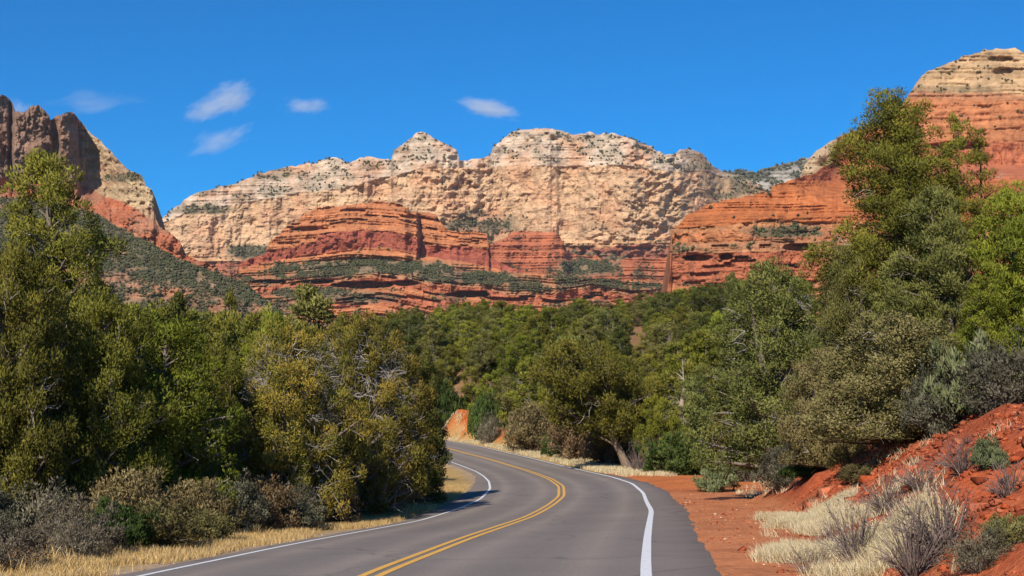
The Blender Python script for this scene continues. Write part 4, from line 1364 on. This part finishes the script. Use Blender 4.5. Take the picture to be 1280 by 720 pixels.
# ------------------------------------------------------------------ dry grass, stones
def blades(name, pts, h, wdt, palette, label, lean=.35, tuft=None):
    r = np.random.default_rng(len(pts))
    m = len(pts)
    hh = h * r.uniform(.5, 1.25, m)[:, None]
    d = np.concatenate([r.normal(0, lean, (m, 2)), np.ones((m, 1))], 1)
    if tuft is not None: d[:, :2] += tuft
    d /= np.linalg.norm(d, axis=1)[:, None]
    a = r.uniform(0, 6.28, m)
    s = np.stack([np.cos(a), np.sin(a), np.zeros(m)], 1) * wdt * r.uniform(.6, 1.3, m)[:, None]
    bend = d.copy()
    bend[:, 2] -= .35
    mid = pts + d * hh * .55
    tip = mid + bend * hh * .5
    V = np.stack([pts - s, pts + s, mid + s * .8, tip, mid - s * .8], 1).reshape(-1, 3)
    f4 = (np.arange(m) * 5)[:, None] + np.array([[0, 1, 2, 4]])
    f3 = (np.arange(m) * 5)[:, None] + np.array([[4, 2, 3]])
    pal = np.array(palette)
    c = pal[r.integers(0, len(pal), m)] * r.uniform(.7, 1.25, m)[:, None]
    me = new_mesh('grass', V, [f4, f3], M_GRASS, np.repeat(c, 5, 0))
    return tag(link('grass', me), label, 'grass', kind='stuff')


GOLD = [(.56, .38, .15), (.64, .46, .21), (.48, .32, .12), (.44, .33, .18)]
STRAW = [(.64, .54, .33), (.70, .61, .42), (.55, .44, .25), (.6, .5, .3)]
r = np.random.default_rng(3)


def tufted(x, y, k, spread):
    n = len(x)
    xx = np.repeat(x, k) + r.normal(0, spread, n * k)
    yy = np.repeat(y, k) + r.normal(0, spread, n * k)
    return xx, yy


def along(side, y0, y1, o0, o1, n, k, spread, fall=1.0):
    m = (ROAD[:, 1] > y0) & (ROAD[:, 1] < y1)
    ii = r.choice(np.nonzero(m)[0], n)
    edge = np.abs((LEFT_EDGE if side < 0 else RIGHT_EDGE)[ii])
    o = edge + o0 + (o1 - o0) * r.uniform(0, 1, n) ** fall
    x = ROAD[ii, 0] + RN[ii, 0] * side * o + r.normal(0, .05, n)
    y = ROAD[ii, 1] + RN[ii, 1] * side * o + r.normal(0, .05, n)
    keep = noise2(x * .7, y * .7, 61) > -.55
    return tufted(x[keep], y[keep], k, spread)


def on_ground(x, y): return np.stack([x, y, ground(x, y) - .01], -1)


x, y = along(-1, 14, 66, .25, 2.6, 6500, 13, .07)
blades('grass', on_ground(x, y), .17, .005, GOLD, 'golden dry grass along the left verge')
x, y = along(-1, 14, 60, 2.0, 7.5, 2200, 9, .08)
blades('grass', on_ground(x, y), .3, .008, GOLD, 'golden grass under the left shrubs')
x, y = along(1, 70, 128, .3, 3.0, 3200, 9, .09)
blades('grass', on_ground(x, y), .3, .014, STRAW, 'straw coloured grass along the outside of the far bend')
# the thick pale patch at the foot of the bank
c0 = r.uniform(0, 1, (3600, 2))
yy = 13.8 + 14 * c0[:, 0] ** 1.2
xx = interp(TOE, yy) - .75 + 1.3 * c0[:, 1] + .25 * (yy < 18) + .35 * noise2(yy * .8, 0, 3)
k_ = noise2(xx * 1.1, yy * .6, 62) > -.5
x, y = tufted(xx[k_], yy[k_], 26, .08)
blades('grass', on_ground(x, y), .23, .0038, STRAW, 'thick pale grass at the foot of the red bank', .4, np.array([[-.25, 0.0]]))
# tufts up the bank and on its crest
yy = r.uniform(12, 31, 260)
xx = interp(TOE, yy) + r.uniform(.3, 4.6, 260)
k_ = noise2(xx * 1.3, yy * .9, 63) > .2
x, y = tufted(xx[k_], yy[k_], 40, .1)
blades('grass', on_ground(x, y), .22, .0042, STRAW, 'scattered straw tufts on the red bank', .45)
yy = r.uniform(19, 33, 330)
xx = interp(TOE, yy) + 4.4 + r.uniform(-.6, 1.5, 330)
k_ = noise2(xx * .9, yy * .6, 66) > 0
xx, yy = xx[k_], yy[k_]
x, y = tufted(xx, yy, 26, .09)
blades('grass', on_ground(x, y), .24, .0045, STRAW, 'straw grass along the crest of the red bank', .45)
# sparse grass at the back of the pull-off
yy = r.uniform(36, 74, 500)
xx = interp(TOE, yy) * .55 + 4.5 + r.uniform(-1.6, 2.2, 500)
o_, _ = road_coords(xx, yy)
k_ = (o_ > 7.0)
x, y = tufted(xx[k_], yy[k_], 10, .08)
blades('grass', on_ground(x, y), .2, .01, STRAW, 'sparse straw grass at the back of the pull-off')


def stones(n, xs, ys, size, palette, label, seed, sink=.25):
    r = np.random.default_rng(seed)
    z = ground(xs, ys)
    cube = np.array([(-1, -1, -1), (1, -1, -1), (1, 1, -1), (-1, 1, -1), (-1, -1, 1), (1, -1, 1), (1, 1, 1), (-1, 1, 1)], float)
    fc = np.array([(0, 3, 2, 1), (4, 5, 6, 7), (0, 1, 5, 4), (1, 2, 6, 5), (2, 3, 7, 6), (3, 0, 4, 7)])
    s = size * np.exp(r.normal(-.4, .55, n))
    v = cube[None] * r.uniform(.45, 1.0, (n, 8, 3)) * (s[:, None, None] * np.stack([r.uniform(.7, 1.3, n), r.uniform(.6, 1.1, n), r.uniform(.3, .75, n)], 1)[:, None, :])
    a, b = r.uniform(0, 6.28, n), r.normal(0, .35, n)
    ca, sa, cb, sb = np.cos(a)[:, None], np.sin(a)[:, None], np.cos(b)[:, None], np.sin(b)[:, None]
    X, Yv, Z = v[..., 0], v[..., 1], v[..., 2]
    X, Z = X * cb - Z * sb, X * sb + Z * cb
    X, Yv = X * ca - Yv * sa, X * sa + Yv * ca
    v = np.stack([X, Yv, Z], -1) + np.stack([xs, ys, z + s * sink * .5], -1)[:, None, :]
    pal = np.array(palette)
    c = pal[r.integers(0, len(pal), n)] * r.uniform(.7, 1.25, n)[:, None]
    me = new_mesh('rubble', v.reshape(-1, 3), [(fc[None] + (np.arange(n) * 8)[:, None, None]).reshape(-1, 4)], M_DIRT, np.repeat(c, 8, 0))
    return tag(link('rubble', me), label, 'rubble', kind='stuff')


REDS = [(.33, .072, .026), (.36, .085, .033), (.27, .06, .026), (.40, .125, .06), (.31, .075, .035), (.34, .10, .05)]
yy = 9 + 24 * r.uniform(0, 1, 15000) ** 1.3
xx = interp(TOE, yy) + r.uniform(-.3, 5.2, 15000)
k_ = noise2(xx * 1.1, yy * 1.1, 68) > -.45
xx, yy = xx[k_], yy[k_]
stones(len(xx), xx, yy, .045, REDS, 'broken red stones covering the bank', 1, -.35)
yy = r.uniform(13, 30, 150)
xx = interp(TOE, yy) + r.uniform(1.0, 4.8, 150)
stones(150, xx, yy, .15, REDS, 'red sandstone slabs half buried in the bank', 5, -.5)
yy = r.uniform(13, 55, 2600)
xx = interp(TOE, yy) - r.uniform(0, 1, 2600) ** 1.2 * (interp(TOE, yy) - 3.0)
o_, i_ = road_coords(xx, yy)
k_ = o_ > RIGHT_EDGE[i_] + .05
stones(int(k_.sum()), xx[k_], yy[k_], .016, REDS + [(.5, .36, .25)], 'small gravel scattered on the pull-off', 2)

# scrub of the valley floor between the wood and the cliffs
r = np.random.default_rng(8)
yy = 480 + 950 * r.uniform(0, 1, 9000) ** 1.4
xx = r.uniform(-.55, .55, 9000) * yy
k_ = fbm(xx / 60, yy / 60, 70, 3) > -.25
scrub_mesh('scrub', np.stack([xx, yy, ground(xx, yy)], -1)[k_], 3.2, 'juniper scrub covering the valley floor below the cliffs', np.full(int(k_.sum()), 1.1))
